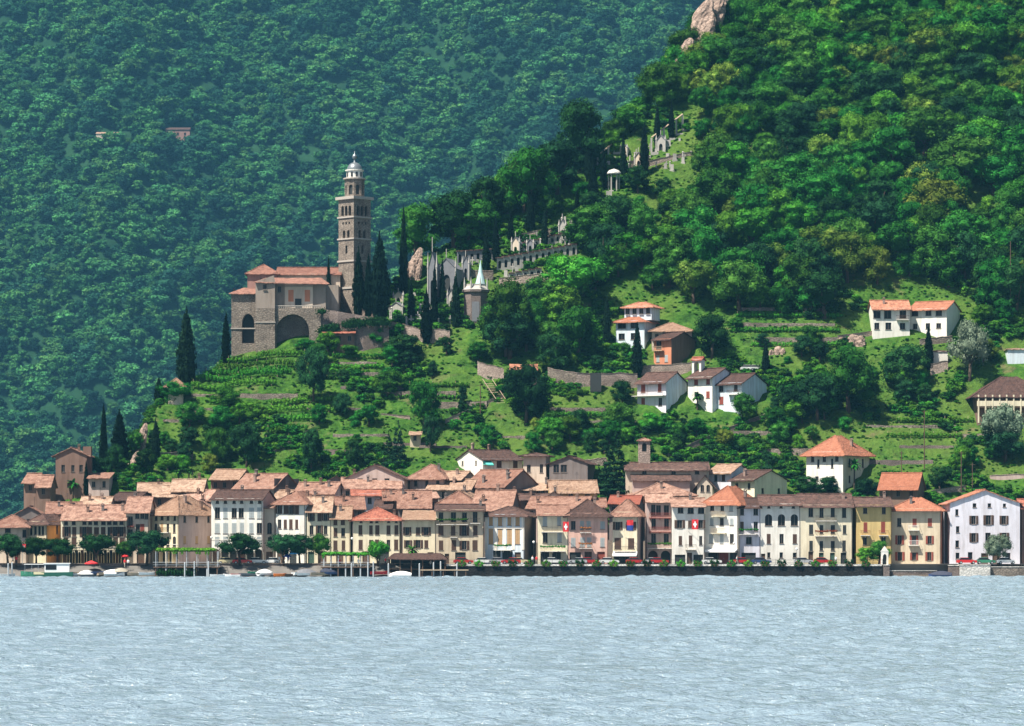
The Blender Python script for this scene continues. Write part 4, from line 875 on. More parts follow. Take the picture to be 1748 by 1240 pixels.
mb = MB(); mb.box(x2, cu(577), 2, 10, -2, cz(486)); mb.build('sacristy_wall', 'church_plaster', ch)
# terrace carried on a great blind arch
mb = MB(); wt = cu(548) - x1
wall_panel(mb, wt, -6, cz(527), [(.3, cu(528) - x1, cz(598), cz(537), True, 3.0)], lambda u, n, z: (x1 + u, n - .9, z))
mb.poly([(x1, -.9, cz(527)), (x1 + wt, -.9, cz(527)), (x1 + wt, 2, cz(527)), (x1, 2, cz(527))]); mb.build('terrace_wall', 'stone', ch)
MB().box(x1 + .2, cu(529), 2.1, 2.2, cz(600), cz(536)).build('arch_back', 'stone_dark', ch)
b = MB(); b.box(x1, x1 + wt, -.95, -.7, cz(523.5), cz(522)); n = 22
for k in range(n + 1): t = x1 + wt * k / n; b.box(t - .08, t + .08, -.9, -.75, cz(527), cz(523.5))
b.build('balustrade', 'church_trim', ch)
mb = MB(); rg = []
for k in range(9):
    t = k / 8; x_ = cu(548) + (cu(664) - cu(548)) * t; zt_ = cz(527 + 20 * t); y_ = -1.2 + .25 * math.sin(k * 2.1); rg.append([(x_, y_, -6), (x_, y_ + 17, -6), (x_, y_ + 17, zt_), (x_, y_ + .8, zt_)])
mb.rings(rg); mb.build('forecourt_wall', 'stone_dark', ch)
link('ivy', leaf_mesh('ivy', 'leaf_dark', [((cu(550 + 114 * t_), -1.45 + .1 * math.sin(i_ * 3), cz(530 + 19 * t_ + dz_)), (1.9, .45, 1.0 + .5 * math.sin(i_ * 1.7) ** 2)) for i_ in range(46) for t_, dz_ in [((i_ * .618) % 1, 3 + 34 * ((i_ * .381) % 1) ** 1.5)] if math.sin(t_ * 17) > -.45], 60, .2, 8), ch)
# bell tower, a corner towards the lake
td = 126.0; tk = (CD + td) / F
def tz(py): return CH + (HY - py) * tk - CH - (HY - 524) * tk
side_ = 27 * tk / math.cos(R(45)) * 1.02
bt = empty('bell_tower', P(604, 524, td), 0, 'tall pale stone bell tower with octagonal top and dome beside the hill church', 'bell tower')
hs = side_ / 2; off = side_ * .7071
def tower_section(z0, z1, s, holes, name, m, y_off=0):
    mb = MB(); a = s / 2; c45 = math.cos(R(45))
    for k in range(4):
        ang = R(-135 + 90 * k)                                   # faces: left front, right front, backs
        def pl(u, n, z, ang=ang):
            lx, ly = -a + u, -a + n
            ca, sa = math.cos(ang + R(90)), math.sin(ang + R(90))
            return (lx * ca - ly * sa, lx * sa + ly * ca + off, z)
        wall_panel(mb, s, z0, z1, holes if k < 2 else [], pl, .7)
    return mb.build(name, m, bt)
tower_section(-6, tz(491), side_ * 1.05, [], 'base_storey', 'stone')
tower_section(tz(491), tz(445), side_, [], 'shaft', 'stone')
tower_section(tz(445), tz(407), side_, [(side_ * .45, side_ * .58, tz(432), tz(418), True)], 'shaft', 'stone')
tower_section(tz(407), tz(370), side_, [(side_ * .28, side_ * .44, tz(406), tz(392), True), (side_ * .56, side_ * .72, tz(406), tz(392), True)] + [(side_ * q, side_ * (q + .1), tz(382), tz(378)) for q in (.25, .45, .65)], 'shaft', 'stone')
tower_section(tz(370), tz(338), side_, [(side_ * q, side_ * (q + .17), tz(367), tz(350), True) for q in (.18, .415, .65)], 'belfry', 'stone')
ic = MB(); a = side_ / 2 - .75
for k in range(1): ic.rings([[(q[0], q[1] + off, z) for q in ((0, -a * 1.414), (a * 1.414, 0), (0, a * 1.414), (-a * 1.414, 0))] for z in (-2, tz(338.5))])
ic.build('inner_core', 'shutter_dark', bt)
for py, e, t in ((491, .35, .5), (445, .25, .4), (407, .25, .35), (370, .25, .35), (337, .55, .7)):
    a = (side_ / 2 + e) * 1.4142; MB().rings([[(q[0], q[1] + off, z) for q in ((0, -a), (a, 0), (0, a), (-a, 0))] for z in (tz(py) - t / 2, tz(py) + t / 2)]).build('cornice', 'church_trim', bt)
r8 = 17 * tk
dr = MB()
for k in range(8):
    ang = R(22.5 + 45 * k); s8 = 2 * r8 * math.sin(R(22.5)); ap = r8 * math.cos(R(22.5))
    def pl(u, n, z, ang=ang):
        lx, ly = -s8 / 2 + u, -ap + n; ca, sa = math.cos(ang), math.sin(ang); return (lx * ca - ly * sa, lx * sa + ly * ca + off, z)
    wall_panel(dr, s8, tz(336), tz(303), [(s8 * .25, s8 * .75, tz(331), tz(314), True)], pl, .5)
dr.build('drum', 'stone', bt)
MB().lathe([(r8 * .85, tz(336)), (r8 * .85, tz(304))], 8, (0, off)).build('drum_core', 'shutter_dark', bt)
MB().lathe([(r8 * .9, tz(304.5)), (r8 * 1.15, tz(304)), (r8 * 1.15, tz(302)), (r8 * .9, tz(301.5))], 16, (0, off)).build('cornice', 'church_trim', bt)
MB().lathe([(r8 * .82, tz(302)), (r8 * .82, tz(290)), (r8 * .95, tz(289.5)), (r8 * .95, tz(288))], 16, (0, off)).build('lantern', 'white', bt)
for k in range(10):
    a = k * .6283; c_ = (r8 * .83 * math.cos(a), r8 * .83 * math.sin(a) + off); MB().box(-.25, .25, -.05, .05, tz(300), tz(292)).build('lantern_window', 'shutter_dark', bt, (c_[0], c_[1], 0), a + R(90))
MB().lathe([(13 * tk * math.cos(t), tz(288) + 13.5 * tk * math.sin(t)) for t in (R(9 * k) for k in range(10))] + [(.2, tz(273)), (.2, tz(268))], 18, (0, off)).build('dome', 'dome_metal', bt, smooth=True)
MB().lathe([(.1, tz(270)), (.45, tz(268)), (.62, tz(265)), (.45, tz(262)), (.1, tz(260)), (.06, tz(255))], 10, (0, off)).build('finial', 'dome_metal', bt, smooth=True)
# ------------------------------------------------------------------ village church with small bell tower
vc = house('village_church', 1068, 1210, 801, 789, 'village church with long brown roof and lower side aisle', 'church', h=7, dp=11, rm='brown', wm='beige', cols=(1100, 1150, 1190), rows=[(806, 1.0, 1.0, AR)])
q = MB(); ad, = (4.0,); x0, x1 = hx(vc, 1079), hx(vc, 1176); q.box(x0, x1, -ad, 0, -4, hz(vc, 820)); q.build('aisle_wall', 'rose', vc)
q = MB(); slab(q, (x0 - .4, -ad - .6, hz(vc, 821)), (x1 + .4, -ad - .6, hz(vc, 821)), (x1 + .4, -.05, hz(vc, 810)), (x0 - .4, -.05, hz(vc, 810)), 14, 4); q.build('aisle_roof', 'roof_brown', vc)
p = P(1090, 801, vc['_d'] + 5); sb = empty('small_bell_tower', p, 0, 'small square stone bell tower behind the village church roof', 'bell tower'); kb = vc['_k']
wv = 20 * kb; mb = MB(); zt = 50 * kb
for k, pf in enumerate((lambda u, n, z: (u, n, z), lambda u, n, z: (wv - n, u, z), lambda u, n, z: (wv - u, wv - n, z), lambda u, n, z: (n, wv - u, z))):
    wall_panel(mb, wv, -8, zt, [(wv * .3, wv * .7, zt - 2.6, zt - .7, True)], pf, .3)
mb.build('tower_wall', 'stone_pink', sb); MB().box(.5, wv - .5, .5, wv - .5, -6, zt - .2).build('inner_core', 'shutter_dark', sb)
roof_mesh('hip', wv, wv, zt, .45, .3).build('roof', 'roof_pink', sb)
# bell arch beside the white houses
p = P(1181, 636, v3b['_d'] + 7); ba = empty('bell_arch', p, R(-25), 'white arched bell gable with red roof behind the white houses', 'bell gable'); kb = v3b['_k']; wb = 17 * kb
mb = MB()
for pf in (lambda u, n, z: (u, n, z), lambda u, n, z: (wb - u, 2.4 - n, z)): wall_panel(mb, wb, -4, 22 * kb, [(wb * .22, wb * .78, -.5, 18 * kb, True)], pf, 1.2)
mb.poly([(0, 2.4, -4), (0, 0, -4), (0, 0, 22 * kb), (0, 2.4, 22 * kb)]); mb.poly([(wb, 0, -4), (wb, 2.4, -4), (wb, 2.4, 22 * kb), (wb, 0, 22 * kb)]); mb.build('wall', 'white', ba)
roof_mesh('side', wb, 2.4, 22 * kb, .6, .3).build('roof', 'roof_red', ba)

# ------------------------------------------------------------------ stone walls on the hill
def stone_wall(a, b, hpx, label, m='stone', th=.6, steps=10, name='stone_wall'):
    """a, b: photo pixels of the wall foot; hpx height in px"""
    pa, pb = ground(*a), ground(*b)
    mb = MB(); hgt = hpx * (CD + pa.y) / F; rnd = random.Random(a[0])
    o = empty(name, pa, 0, label, 'wall'); prev = None; rg = []
    for i in range(steps + 1):
        q = pa.lerp(pb, i / steps); q = q - pa; hh = hgt * rnd.uniform(.93, 1.06)
        rg.append([(q.x, q.y - th / 2, q.z - 2.5), (q.x, q.y + th / 2, q.z - 2.5), (q.x, q.y + th / 2, q.z + hh), (q.x, q.y - th / 2, q.z + hh)])
    mb.rings(rg); mb.build('masonry', m, o)
    cp = MB(); cp.rings([[(r_[0][0], r_[0][1] - .08, r_[2][2]), (r_[1][0], r_[1][1] + .08, r_[2][2]), (r_[1][0], r_[1][1] + .08, r_[2][2] + .14), (r_[0][0], r_[0][1] - .08, r_[2][2] + .14)] for r_ in rg]); cp.build('coping', 'stone_pink' if m != 'stone_pink' else 'stone', o)
    return o
for a, b, hp, lb, m in (((640, 566), (722, 585), 22, 'buttressed pale retaining wall below the cemetery chapels', 'stone_pink'), ((722, 583), (768, 590), 24, 'second stretch of pale cemetery retaining wall right of a cypress', 'stone_pink'),
                        ((984, 662), (1088, 662), 24, 'long stone terrace wall with a dark doorway left of the white houses', 'stone_pink'), ((1090, 640), (1180, 634), 14, 'rough stone wall above the white house roofs', 'stone_pink'), ((935, 655), (985, 664), 26, 'stone wall continuing behind the trees beside the doorway', 'stone'),
                        ((272, 789), (330, 786), 15, 'dark stone terrace wall above the stepped roofs', 'stone_dark'), ((462, 782), (530, 742), 9, 'dark sloping wall along the vineyard edge', 'stone_dark'),
                        ((815, 640), (860, 652), 22, 'ruined stair wall beside the wooden bridge', 'stone_pink'), ((1140, 782), (1232, 742), 7, 'slanting stone path wall above the village church', 'stone_dark'), ((1232, 742), (1330, 705), 7, 'slanting stone path wall leading up to the right', 'stone_dark'),
                        ((1590, 847), (1650, 838), 9, 'rubble wall behind the orange roofed taupe house', 'stone_pink'), ((1690, 820), (1748, 818), 8, 'low brick-red fence wall on the right meadow', 'rose'), ((1000, 800), (1035, 796), 14, 'stone wall under the tall conifer', 'stone'),
                        ((600, 545), (650, 556), 18, 'pale stair wall right of the church terrace', 'stone_pink'), ((1588, 640), (1618, 634), 18, 'stone footing wall under the flat white garage', 'stone_pink'), ((1430, 582), (1490, 574), 8, 'bare earth retaining wall left of the twin house', 'stone_pink'), ((1570, 590), (1625, 584), 10, 'grey retaining wall below the twin house', 'stone'),
                        ((650, 712), (700, 716), 5, 'low garden wall among terrace trees', 'stone_pink'), ((760, 720), (860, 676), 3, 'thin sloping path wall on the sunny meadow', 'stone_pink'), ((590, 662), (635, 656), 3, 'thin pale terrace kerb under the farmhouse', 'stone')):
    stone_wall(a, b, hp, lb, m)
dq = ground(1007, 650); MB().prism([(0, -1), (2.6, -1), (2.6, 3.4), (0, 3.4)], -1.3, -.7).build('doorway', 'shutter_dark', bpy.data.objects['stone_wall.002'], tuple(Vector((3.2, 0, 0))))
# rocks
from mathutils import noise as mn
def rock_mesh(wd, dp, hh, seed, lean=.35, n=26, m=20):
    """tilted, stratified crag: a noisy dome whose radius steps with the strata"""
    mb = MB(); rings = []; of = Vector((seed * 7.3, seed * 3.1, seed))
    for j in range(m + 1):
        t = j / m; rg = []
        for i in range(n):
            a = 6.2832 * i / n; ca, sa = math.cos(a), math.sin(a); z = t * (hh + 2.5) - 2.5
            r_ = (1 - t ** 2.4) ** .6 + .05
            st = (z + .45 * wd * .25 * ca + .5 * mn.noise(Vector((ca, sa, z * .2)) + of)) / 1.25; r_ *= .80 + .24 * abs(st - math.floor(st) - .5) * 2 * (.5 + mn.noise(Vector((ca * 2, sa * 2, math.floor(st))) + of))
            r_ += .34 * mn.noise(Vector((ca * 1.3, sa * 1.3, z * .16)) + of) * (1 - t * .5) + .14 * mn.noise(Vector((ca * 4, sa * 4, z * .7)) + of)
            r_ = max(.04, r_); rg.append((wd / 2 * r_ * ca + lean * hh * t, dp / 2 * r_ * sa + .15 * hh * t, z))
        rings.append(rg)
    mb.rings(rings); return mb.mesh('crag', 'rock')
def rock(px, py, wpx, hpx, label, seed, dp=.7):
    p = ground(px, py); k = (CD + p.y) / F
    o = empty('rock_outcrop', p, 0, label, 'rock'); link('crag', rock_mesh(wpx * k, wpx * k * dp, hpx * k, seed), o)
    for j in range(3): link('ledge', rock_mesh(wpx * k * .45, wpx * k * .4, hpx * k * (.3 + .15 * j), seed + 10 + j), o, ((j - 1) * wpx * k * .33, -wpx * k * .22, 0))
    return o
cr = rock(1172, 112, 54, 118, 'long bare pinkish rock crag climbing the wooded ridge', 1)
for px_, b_, w_, h_, sd_ in ((1150, 140, 40, 82, 21), (1196, 84, 52, 108, 22), (1184, 110, 40, 92, 23)):
    q_ = ground(px_, b_); k_ = (CD + q_.y) / F; link('crag', rock_mesh(w_ * k_, w_ * k_ * .8, h_ * k_, sd_), cr, tuple(q_ - cr.location))
rock(700, 470, 30, 48, 'pale rock face behind the slender cypress', 2)
rock(232, 770, 22, 48, 'pinkish rock slab on the slope above the point', 4)
rock(225, 800, 24, 30, 'lower pinkish rock beside the dark terrace wall', 5)
rock(1325, 600, 30, 9, 'bare tan rock beside the small cypress on the meadow', 6)
rock(1450, 578, 50, 7, 'tan excavated earth bank beside the twin house', 8)

# dry-stone terrace walls along the contours
def contour(px, py, length, step=1.0):
    p = ground(px, py); z0 = p.z; out = []; x, y = p.x - length / 2, p.y
    while x < p.x + length / 2:
        lo, hi = y - 5, y + 5
        for _ in range(14):
            m_ = (lo + hi) / 2
            if H(x, m_) < z0: lo = m_
            else: hi = m_
        y = (lo + hi) / 2; out.append(Vector((x, y, H(x, y)))); x += step
    return out
def terrace_wall(px, py, length, hh, label, m, group):
    pts_ = contour(px, py, length); o = empty('terrace_wall', pts_[0], 0, label, 'wall', group); rg = []; rn = random.Random(int(px + py))
    for q in pts_:
        q = q - pts_[0]; t = hh * rn.uniform(.8, 1.15); rg.append([(q.x, q.y - .55, q.z - 2.2), (q.x, q.y + .3, q.z - 2.2), (q.x, q.y + .3, q.z + t), (q.x, q.y - .3, q.z + t)])
    MB().rings(rg).build('masonry', m, o)
TW = [(600, 622, 14, 'on the terraces below the farmhouse'), (590, 640, 18, 'on the terraces below the farmhouse'), (640, 664, 16, 'on the terraces below the farmhouse'), (575, 700, 14, 'right of the vineyard block'), (620, 745, 14, 'right of the vineyard block'), (580, 772, 12, 'right of the vineyard block'), (720, 672, 18, 'on the sunny meadow left of the wooden stair'), (780, 690, 16, 'on the sunny meadow left of the wooden stair'), (700, 760, 14, 'by the tiny garden hut'), (760, 765, 12, 'by the tiny garden hut'), (420, 676, 26, 'under the vine rows below the church'), (390, 700, 22, 'under the vine rows below the church'), (330, 720, 14, 'above the stepped roofs'),
      (960, 700, 22, 'below the long doorway wall'), (1020, 722, 20, 'below the long doorway wall'), (900, 748, 18, 'above the white green-awning house'), (1350, 530, 24, 'on the terraced meadow above the white cars'), (1340, 556, 26, 'on the terraced meadow above the white cars'), (1370, 580, 22, 'on the terraced meadow above the white cars'), (1290, 740, 18, 'above the cream gabled house'), (1350, 770, 14, 'above the cream gabled house'), (1560, 730, 22, 'on the right meadow below the garage'), (1600, 765, 18, 'on the right meadow below the garage'), (1680, 745, 16, 'below the chalet'), (1540, 790, 16, 'above the russet house')]
for px, py, ln, mk in TW: terrace_wall(px, py, ln, .55, 'low rough dry-stone terrace wall ' + mk, ('stone', 'stone_dark', 'stone')[px % 3], 'terrace walls ' + mk)
for a, b, hp, lb, m in (((745, 474), (842, 480), 16, 'upper grey cemetery terrace wall under the shaded arcade', 'stone'), ((700, 524), (792, 532), 9, 'middle cemetery terrace wall among the chapels', 'stone_pink'), ((890, 408), (982, 390), 8, 'highest cemetery terrace wall above the arcades', 'stone_pink'), ((852, 492), (935, 482), 16, 'rough cemetery wall carrying the lower arcade', 'stone_pink'), ((1000, 335), (1045, 318), 10, 'pale wall below the domed pavilion', 'stone_pink'), ((1058, 292), (1108, 276), 10, 'pale wall right of the domed pavilion', 'stone_pink'), ((1106, 285), (1182, 268), 9, 'pale wall under the pillared stair', 'stone_pink'), ((980, 375), (1030, 352), 9, 'stair wall between arcade and pavilion', 'stone')): stone_wall(a, b, hp, lb, m)

# ------------------------------------------------------------------ promenade and shore
def X(px, d=0): return (px - CX) * (CD + d) / F
QZ = 2.6
tag(MB().box(X(760), X(1507), .6, 34, -4, QZ - .02).build('quay', 'quay_stone'), kind='structure')
tag(MB().box(-160, 160, 4.2, 34, -3, QZ - .05).build('promenade', 'pavement'), kind='structure')
tag(MB().box(X(700), 160, 2.2, 8.2, QZ - .04, QZ + .004).build('road', 'asphalt'), kind='structure')
mb = MB(); n = 60
for i in range(n):
    a, b = X(-330) + (X(770) - X(-330)) * i / n, X(-330) + (X(770) - X(-330)) * (i + 1) / n
    za, zb = .25 * math.sin(i * .9), .25 * math.sin((i + 1) * .9); mb.poly([(a, -1.6 + za, -.5), (b, -1.6 + zb, -.5), (b, 4.4, 2.5), (a, 4.4, 2.5)])
tag(mb.build('beach', 'shingle'), kind='structure')
sw = empty('shore_wall', (X(-330), 3.9, 0), 0, 'dark rough stone wall behind the beach below the left-hand houses', 'wall')
Ls = X(760) - X(-330); rg = []
for i in range(41): rg.append([(Ls * i / 40, .25 * math.sin(i * 1.9), .2), (Ls * i / 40, .8, .2), (Ls * i / 40, .8, QZ + .06), (Ls * i / 40, .15 + .25 * math.sin(i * 1.9), QZ + .06)])
mb = MB(); mb.rings(rg); mb.build('masonry', 'stone_dark', sw)
for i in range(20): MB().box(Ls * i / 20 + .03, Ls * (i + 1) / 20 - .03, -.15, .85, QZ + .06, QZ + .2).build('coping', 'stone', sw)
qw = empty('quay_wall', (X(760), 0, 0), 0, 'long dark quay wall with pale coping below the right-hand house row', 'wall')
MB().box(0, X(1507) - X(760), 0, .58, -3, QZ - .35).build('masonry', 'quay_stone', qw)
L_ = X(1507) - X(760); n = 26
for i in range(n): MB().box(L_ * i / n + .25, L_ * (i + 1) / n - .25, -.12, .7, QZ - .35, QZ).build('coping', 'pale_block', qw)
rl = empty('quay_railing', (X(760), .35, QZ), 0, 'thin dark iron railing along the quay edge', 'railing')
pm = MB().box(-.03, .03, -.03, .03, 0, 1.05).mesh('post', 'iron')
for i in range(46): link('post', pm, rl, (L_ * i / 45, 0, 0))
for z in (.35, .7, 1.02): MB().box(0, L_, -.02, .02, z - .02, z + .02).build('rail', 'iron', rl)
for i in range(1, n):
    o = empty('flower_planter', (X(760) + L_ * i / n, .3, QZ - .2), 0, 'planter with green shrubs and red flowers hanging on the quay edge', 'planter', 'planters along the quay edge')
    link('trough', cached('trough', lambda: MB().box(-.75, .75, -.62, -.12, -.25, .25).mesh('trough', 'wood')), o)
    link('plants', cached(('pl', i % 4), lambda: leaf_mesh('plants', ('leaf_dark', 'leaf', 'leaf_bright', 'leaf')[i % 4], [((q, -.35, .35 + .3 * math.sin(q * 5 + i)), (.45, .4, .55)) for q in (-.6, 0, .6)] + [((q, -.6, -.2), (.35, .15, .3)) for q in (-.4, .3)], 160, .14, 40 + i % 4)), o, (0, 0, .15))
    if i % 2: link('blossoms', cached('blos', lambda: leaf_mesh('blossoms', 'flowers', [((-.3, -.5, .5), (.3, .25, .25)), ((.4, -.55, .35), (.25, .2, .2))], 220, .08, 50, core=0)), o, (0, 0, .15))
# right-hand stone jetties
def block(x0, x1, y0, y1, z0, z1, label, m, name='stone_jetty'):
    o = empty(name, (X(x0), y0, 0), 0, label, 'jetty'); MB().box(0, X(x1) - X(x0), 0, y1 - y0, z0, z1).build('masonry', m, o)
    MB().box(-.1, X(x1) - X(x0) + .1, -.1, y1 - y0, z1, z1 + .12).build('coping', 'pale_block', o); return o
block(1508, 1518, -.5, 4.3, -3, 2.4, 'short dark stone pier under the white shrine', 'stone_dark')
block(1519, 1600, 1.4, 4.3, -3, 1.2, 'low mossy stone landing in front of the taupe house', 'stone_dark')
block(1638, 1690, -.4, 4.3, -3, 2.4, 'pale rough stone jetty below the red car', 'pale_block')
block(1691, 1800, .6, 4.3, -3, 2.0, 'darker stone wall right of the pale jetty', 'stone')
block(1621, 1637, .2, 4.3, -3, 2.3, 'dark stone pier left of the pale jetty', 'stone_dark')
s_ = empty('lakeside_shrine', (X(1504, 1), .9, QZ - .4), 0, 'small white pointed wayside shrine with a dark opening', 'shrine')
mb = MB(); wall_panel(mb, 1.5, -.3, 3.0, [(.35, 1.15, .1, 2.5, 'pointed', .5)], lambda u, n_, z: (u, n_, z)); mb.poly([(0, .8, -.3), (0, 0, -.3), (0, 0, 3), (0, .8, 3)]); mb.poly([(1.5, 0, -.3), (1.5, .8, -.3), (1.5, .8, 3), (1.5, 0, 3)]); mb.prism([(-.1, 3), (1.6, 3), (.75, 4.1)], -.05, .85); mb.build('niche', 'white', s_)
MB().box(.3, 1.2, .5, .55, 0, 2.6).build('niche_back', 'shutter_dark', s_)
# ------------------------------------------------------------------ trees of the promenade
def shore_tree(kind, mat, px, base, top, wpx, d, label, seed, **kw):
    k = (CD + d) / F; p = P(px, base, d); p.z = QZ - .05
    return tree(kind, mat, p, (CH + (HY - top) * k - p.z) / .97, wpx * k / 1.05, label, seed, **kw)
for px, top, w_, d, lb, m_ in ((14, 912, 56, 4, 'dark plane tree before the off-white house', 'leaf_dark'), (62, 918, 50, 5, 'plane tree before the cream and orange house', 'leaf_dark'), (98, 920, 54, 5, 'plane tree joined to its neighbour behind the motor boat', 'leaf_dark'), (166, 912, 64, 4, 'plane tree above the red parasol', 'leaf_dark'), (250, 906, 74, 4, 'largest plane tree beside the vine pergola', 'leaf_dark'),
                           (410, 911, 66, 4, 'plane tree before the big white palazzo', 'leaf_dark'), (484, 912, 58, 4, 'plane tree before the bright white house', 'leaf_dark'), (512, 913, 46, 5, 'smaller plane tree leaning on the one before the bright white house', 'leaf_dark'), (546, 914, 36, 5, 'thin plane tree before the cream house', 'leaf'), (28, 925, 40, 3, 'low tree beside the flagpole', 'leaf_dark'), (215, 925, 34, 5, 'slim tree left of the largest plane tree', 'leaf')):
    shore_tree('umbrella', m_, px, 963, top, w_, d, lb, int(px) % 3, name='plane_tree')
shore_tree('willow', 'leaf_bright', 645, 968, 924, 46, 2, 'light green feathery tree between pergola and boat shelter', 1)
shore_tree('broad', 'leaf_bright', 1476, 966, 934, 34, 2, 'light green shrub by the ochre house', 1, name='shrub'); shore_tree('broad', 'leaf', 1500, 966, 922, 44, 3, 'bushy tree before the ochre house', 2)
shore_tree('willow', 'leaf_silver', 1704, 965, 914, 54, 3, 'sparse thin tree before the gabled white house', 2)
def palm(p, hgt, spread, label, seed=1):
    o = empty('palm_tree', p, 0, label, 'palm'); mb = MB(); mb.tube((0, 0, -.4), (.1, 0, hgt * .8), .2, .15, 7); mb.build('trunk', 'bark', o)
    rs = random.Random(seed); c_ = Vector((.1, 0, hgt * .8)); mb = MB()
    for k in range(26):
        a = k * 2.4; el = rs.uniform(-.5, 1.2); prev = c_; prev_w = .12; dirv = Vector((math.cos(a) * math.cos(el), math.sin(a) * math.cos(el), math.sin(el)))
        for j in range(4):
            nx_ = prev + dirv * spread * .28; dirv.z -= .38; dirv.normalize(); sd = Vector((-math.sin(a), math.cos(a), 0)) * (.34 if j < 2 else .2 if j < 3 else .02)
            sp = Vector((-math.sin(a), math.cos(a), 0)) * prev_w
            mb.poly([prev - sp, nx_ - sd, nx_ + sd, prev + sp]); prev = nx_; prev_w = sd.length
    mb.build('crown', 'leaf', o); return o
p = P(703, 955, 6); p.z = QZ; palm(p, 3.6, 1.7, 'short palm in front of the low tan house')
q = vl.location; p = ground(1458, 836); palm(p, 7.0, 1.9, 'tall palm against the white villa flank', 2)
palm(ground(124, 852), 4.2, 1.7, 'palm among the hamlet roofs at the point', 3); palm(ground(1190, 704), 4.5, 1.6, 'palm before the bell arch house', 4)
palm(ground(305, 835), 4.5, 1.5, 'left palm above the stepped roofs', 5); palm(ground(322, 832), 4.5, 1.5, 'right palm above the stepped roofs', 6)
# ------------------------------------------------------------------ pergolas, shelter, posts
def pergola(x0, x1, top, d, label, deck=True, nposts=7, hang=.5):
    o = empty('pergola', (X(x0, d), d, 0), 0, label, 'pergola'); wl = X(x1, d) - X(x0, d); zt = P(0, top, d).z - .5
    pm_ = MB().box(-.06, .06, -.06, .06, 1.0, zt).mesh('post', 'post_white')
    for i in range(nposts):
        for y_ in (0, 3): link('post', pm_, o, (wl * i / (nposts - 1), y_, 0))
    b = MB(); b.box(0, wl, -.05, .05, zt - .12, zt); b.box(0, wl, 2.95, 3.05, zt - .12, zt)
    for i in range(14): t = wl * i / 13; b.box(t - .04, t + .04, -.3, 3.3, zt, zt + .1)
    b.build('beam', 'wood', o)
    rs = random.Random(int(x0)); bl = []
    for i in range(int(wl / .6)):
        for y_ in (.2, 1.5, 2.8): bl.append(((.6 * i + rs.uniform(0, .4), y_, zt + .25 + rs.uniform(-.1, .12)), (.6, .9, .38)))
        if rs.random() < hang: bl.append(((.6 * i, -.15, zt - .3), (.35, .2, .5)))
    link('vine_canopy', leaf_mesh('vine_canopy', 'leaf_bright', bl, 90, .14, 3), o)
    if deck:
        MB().box(-.5, wl + .5, -.6, 4, 1.9, 2.1).build('deck', 'wood', o); dk = MB()
        b = MB(); b.box(-.5, wl + .5, -.6, -.55, 3.0, 3.08); b.box(-.5, wl + .5, -.6, -.55, 2.5, 2.55); b.build('railing', 'post_white', o)
        for i in range(nposts): MB().box(wl * i / (nposts - 1) - .12, wl * i / (nposts - 1) + .12, -.5, -.26, -2.5, 1.9).build('pile', 'post_white' if i % 2 else 'wood', o)
    return o
pg = pergola(266, 371, 937, -1.0, 'long vine pergola over a lakeside deck right of the largest plane tree', hang=.4)
hd = bush_strip(8.2, .8, 1.7, 'leaf_dark', 4, .2, 30); o = empty('hedge', (X(268), -1.75, 1.7 - 1.6), 0, 'dark clipped hedge hanging below the vine pergola deck', 'hedge'); link('foliage', hd, o)
pergola(552, 628, 944, -.6, 'vine pergola with white parapet left of the feathery tree', hang=.3)
bs = empty('boat_shelter', (X(664), -1.2, 0), 0, 'open boat shelter with low dark tiled roof and white piles', 'shelter'); wl = X(760) - X(664)
zt = P(0, 954, 0).z
mb = MB(); slab(mb, (-.4, -.6, zt), (wl + .5, -.6, zt - .1), (wl - 1, 3, zt + 1.15), (1, 3, zt + 1.15), 10, 4); slab(mb, (wl + .5, 6.4, zt), (-.4, 6.4, zt), (1, 3, zt + 1.14), (wl - 1, 3, zt + 1.14), 10, 4); mb.build('roof', 'roof_brown', bs)
for i in range(6):
    for y_ in (0, 5.6): MB().box(wl * i / 5 - .1, wl * i / 5 + .1, y_ - .1, y_ + .1, -2.5, zt - .05).build('post', 'wood', bs)
MB().box(0, wl, .4, 5.8, 1.5, 1.7).build('deck', 'wood', bs); MB().box(.2, wl - .2, 5.4, 5.5, 1.7, zt).build('back_screen', 'shutter_dark', bs)
for i, px in enumerate((716, 740, 752, 780, 628, 637, 663, 315, 331, 14, 20, 355, 600)):
    o = MB().lathe([(.14, -2.5), (.14, 2.7 + .2 * (i % 3)), (.05, 2.85 + .2 * (i % 3))], 8).build('mooring_post', 'post_white', None, (X(px, -3), -3 + (i % 3) * .5, 0)); tag(o, 'white wooden mooring post standing in the water before the shore', 'post', 'mooring posts')
jt = empty('landing_stage', (X(718), -3.2, 0), 0, 'narrow landing stage with pale edge beside the boat shelter', 'jetty'); MB().box(0, X(800) - X(718), 0, 1.6, 1.35, 1.55).build('deck', 'wood_pale', jt)
for i in range(5): MB().box(i * 2.3, i * 2.3 + .2, .1, .3, -2.5, 1.35).build('pile', 'wood', jt)
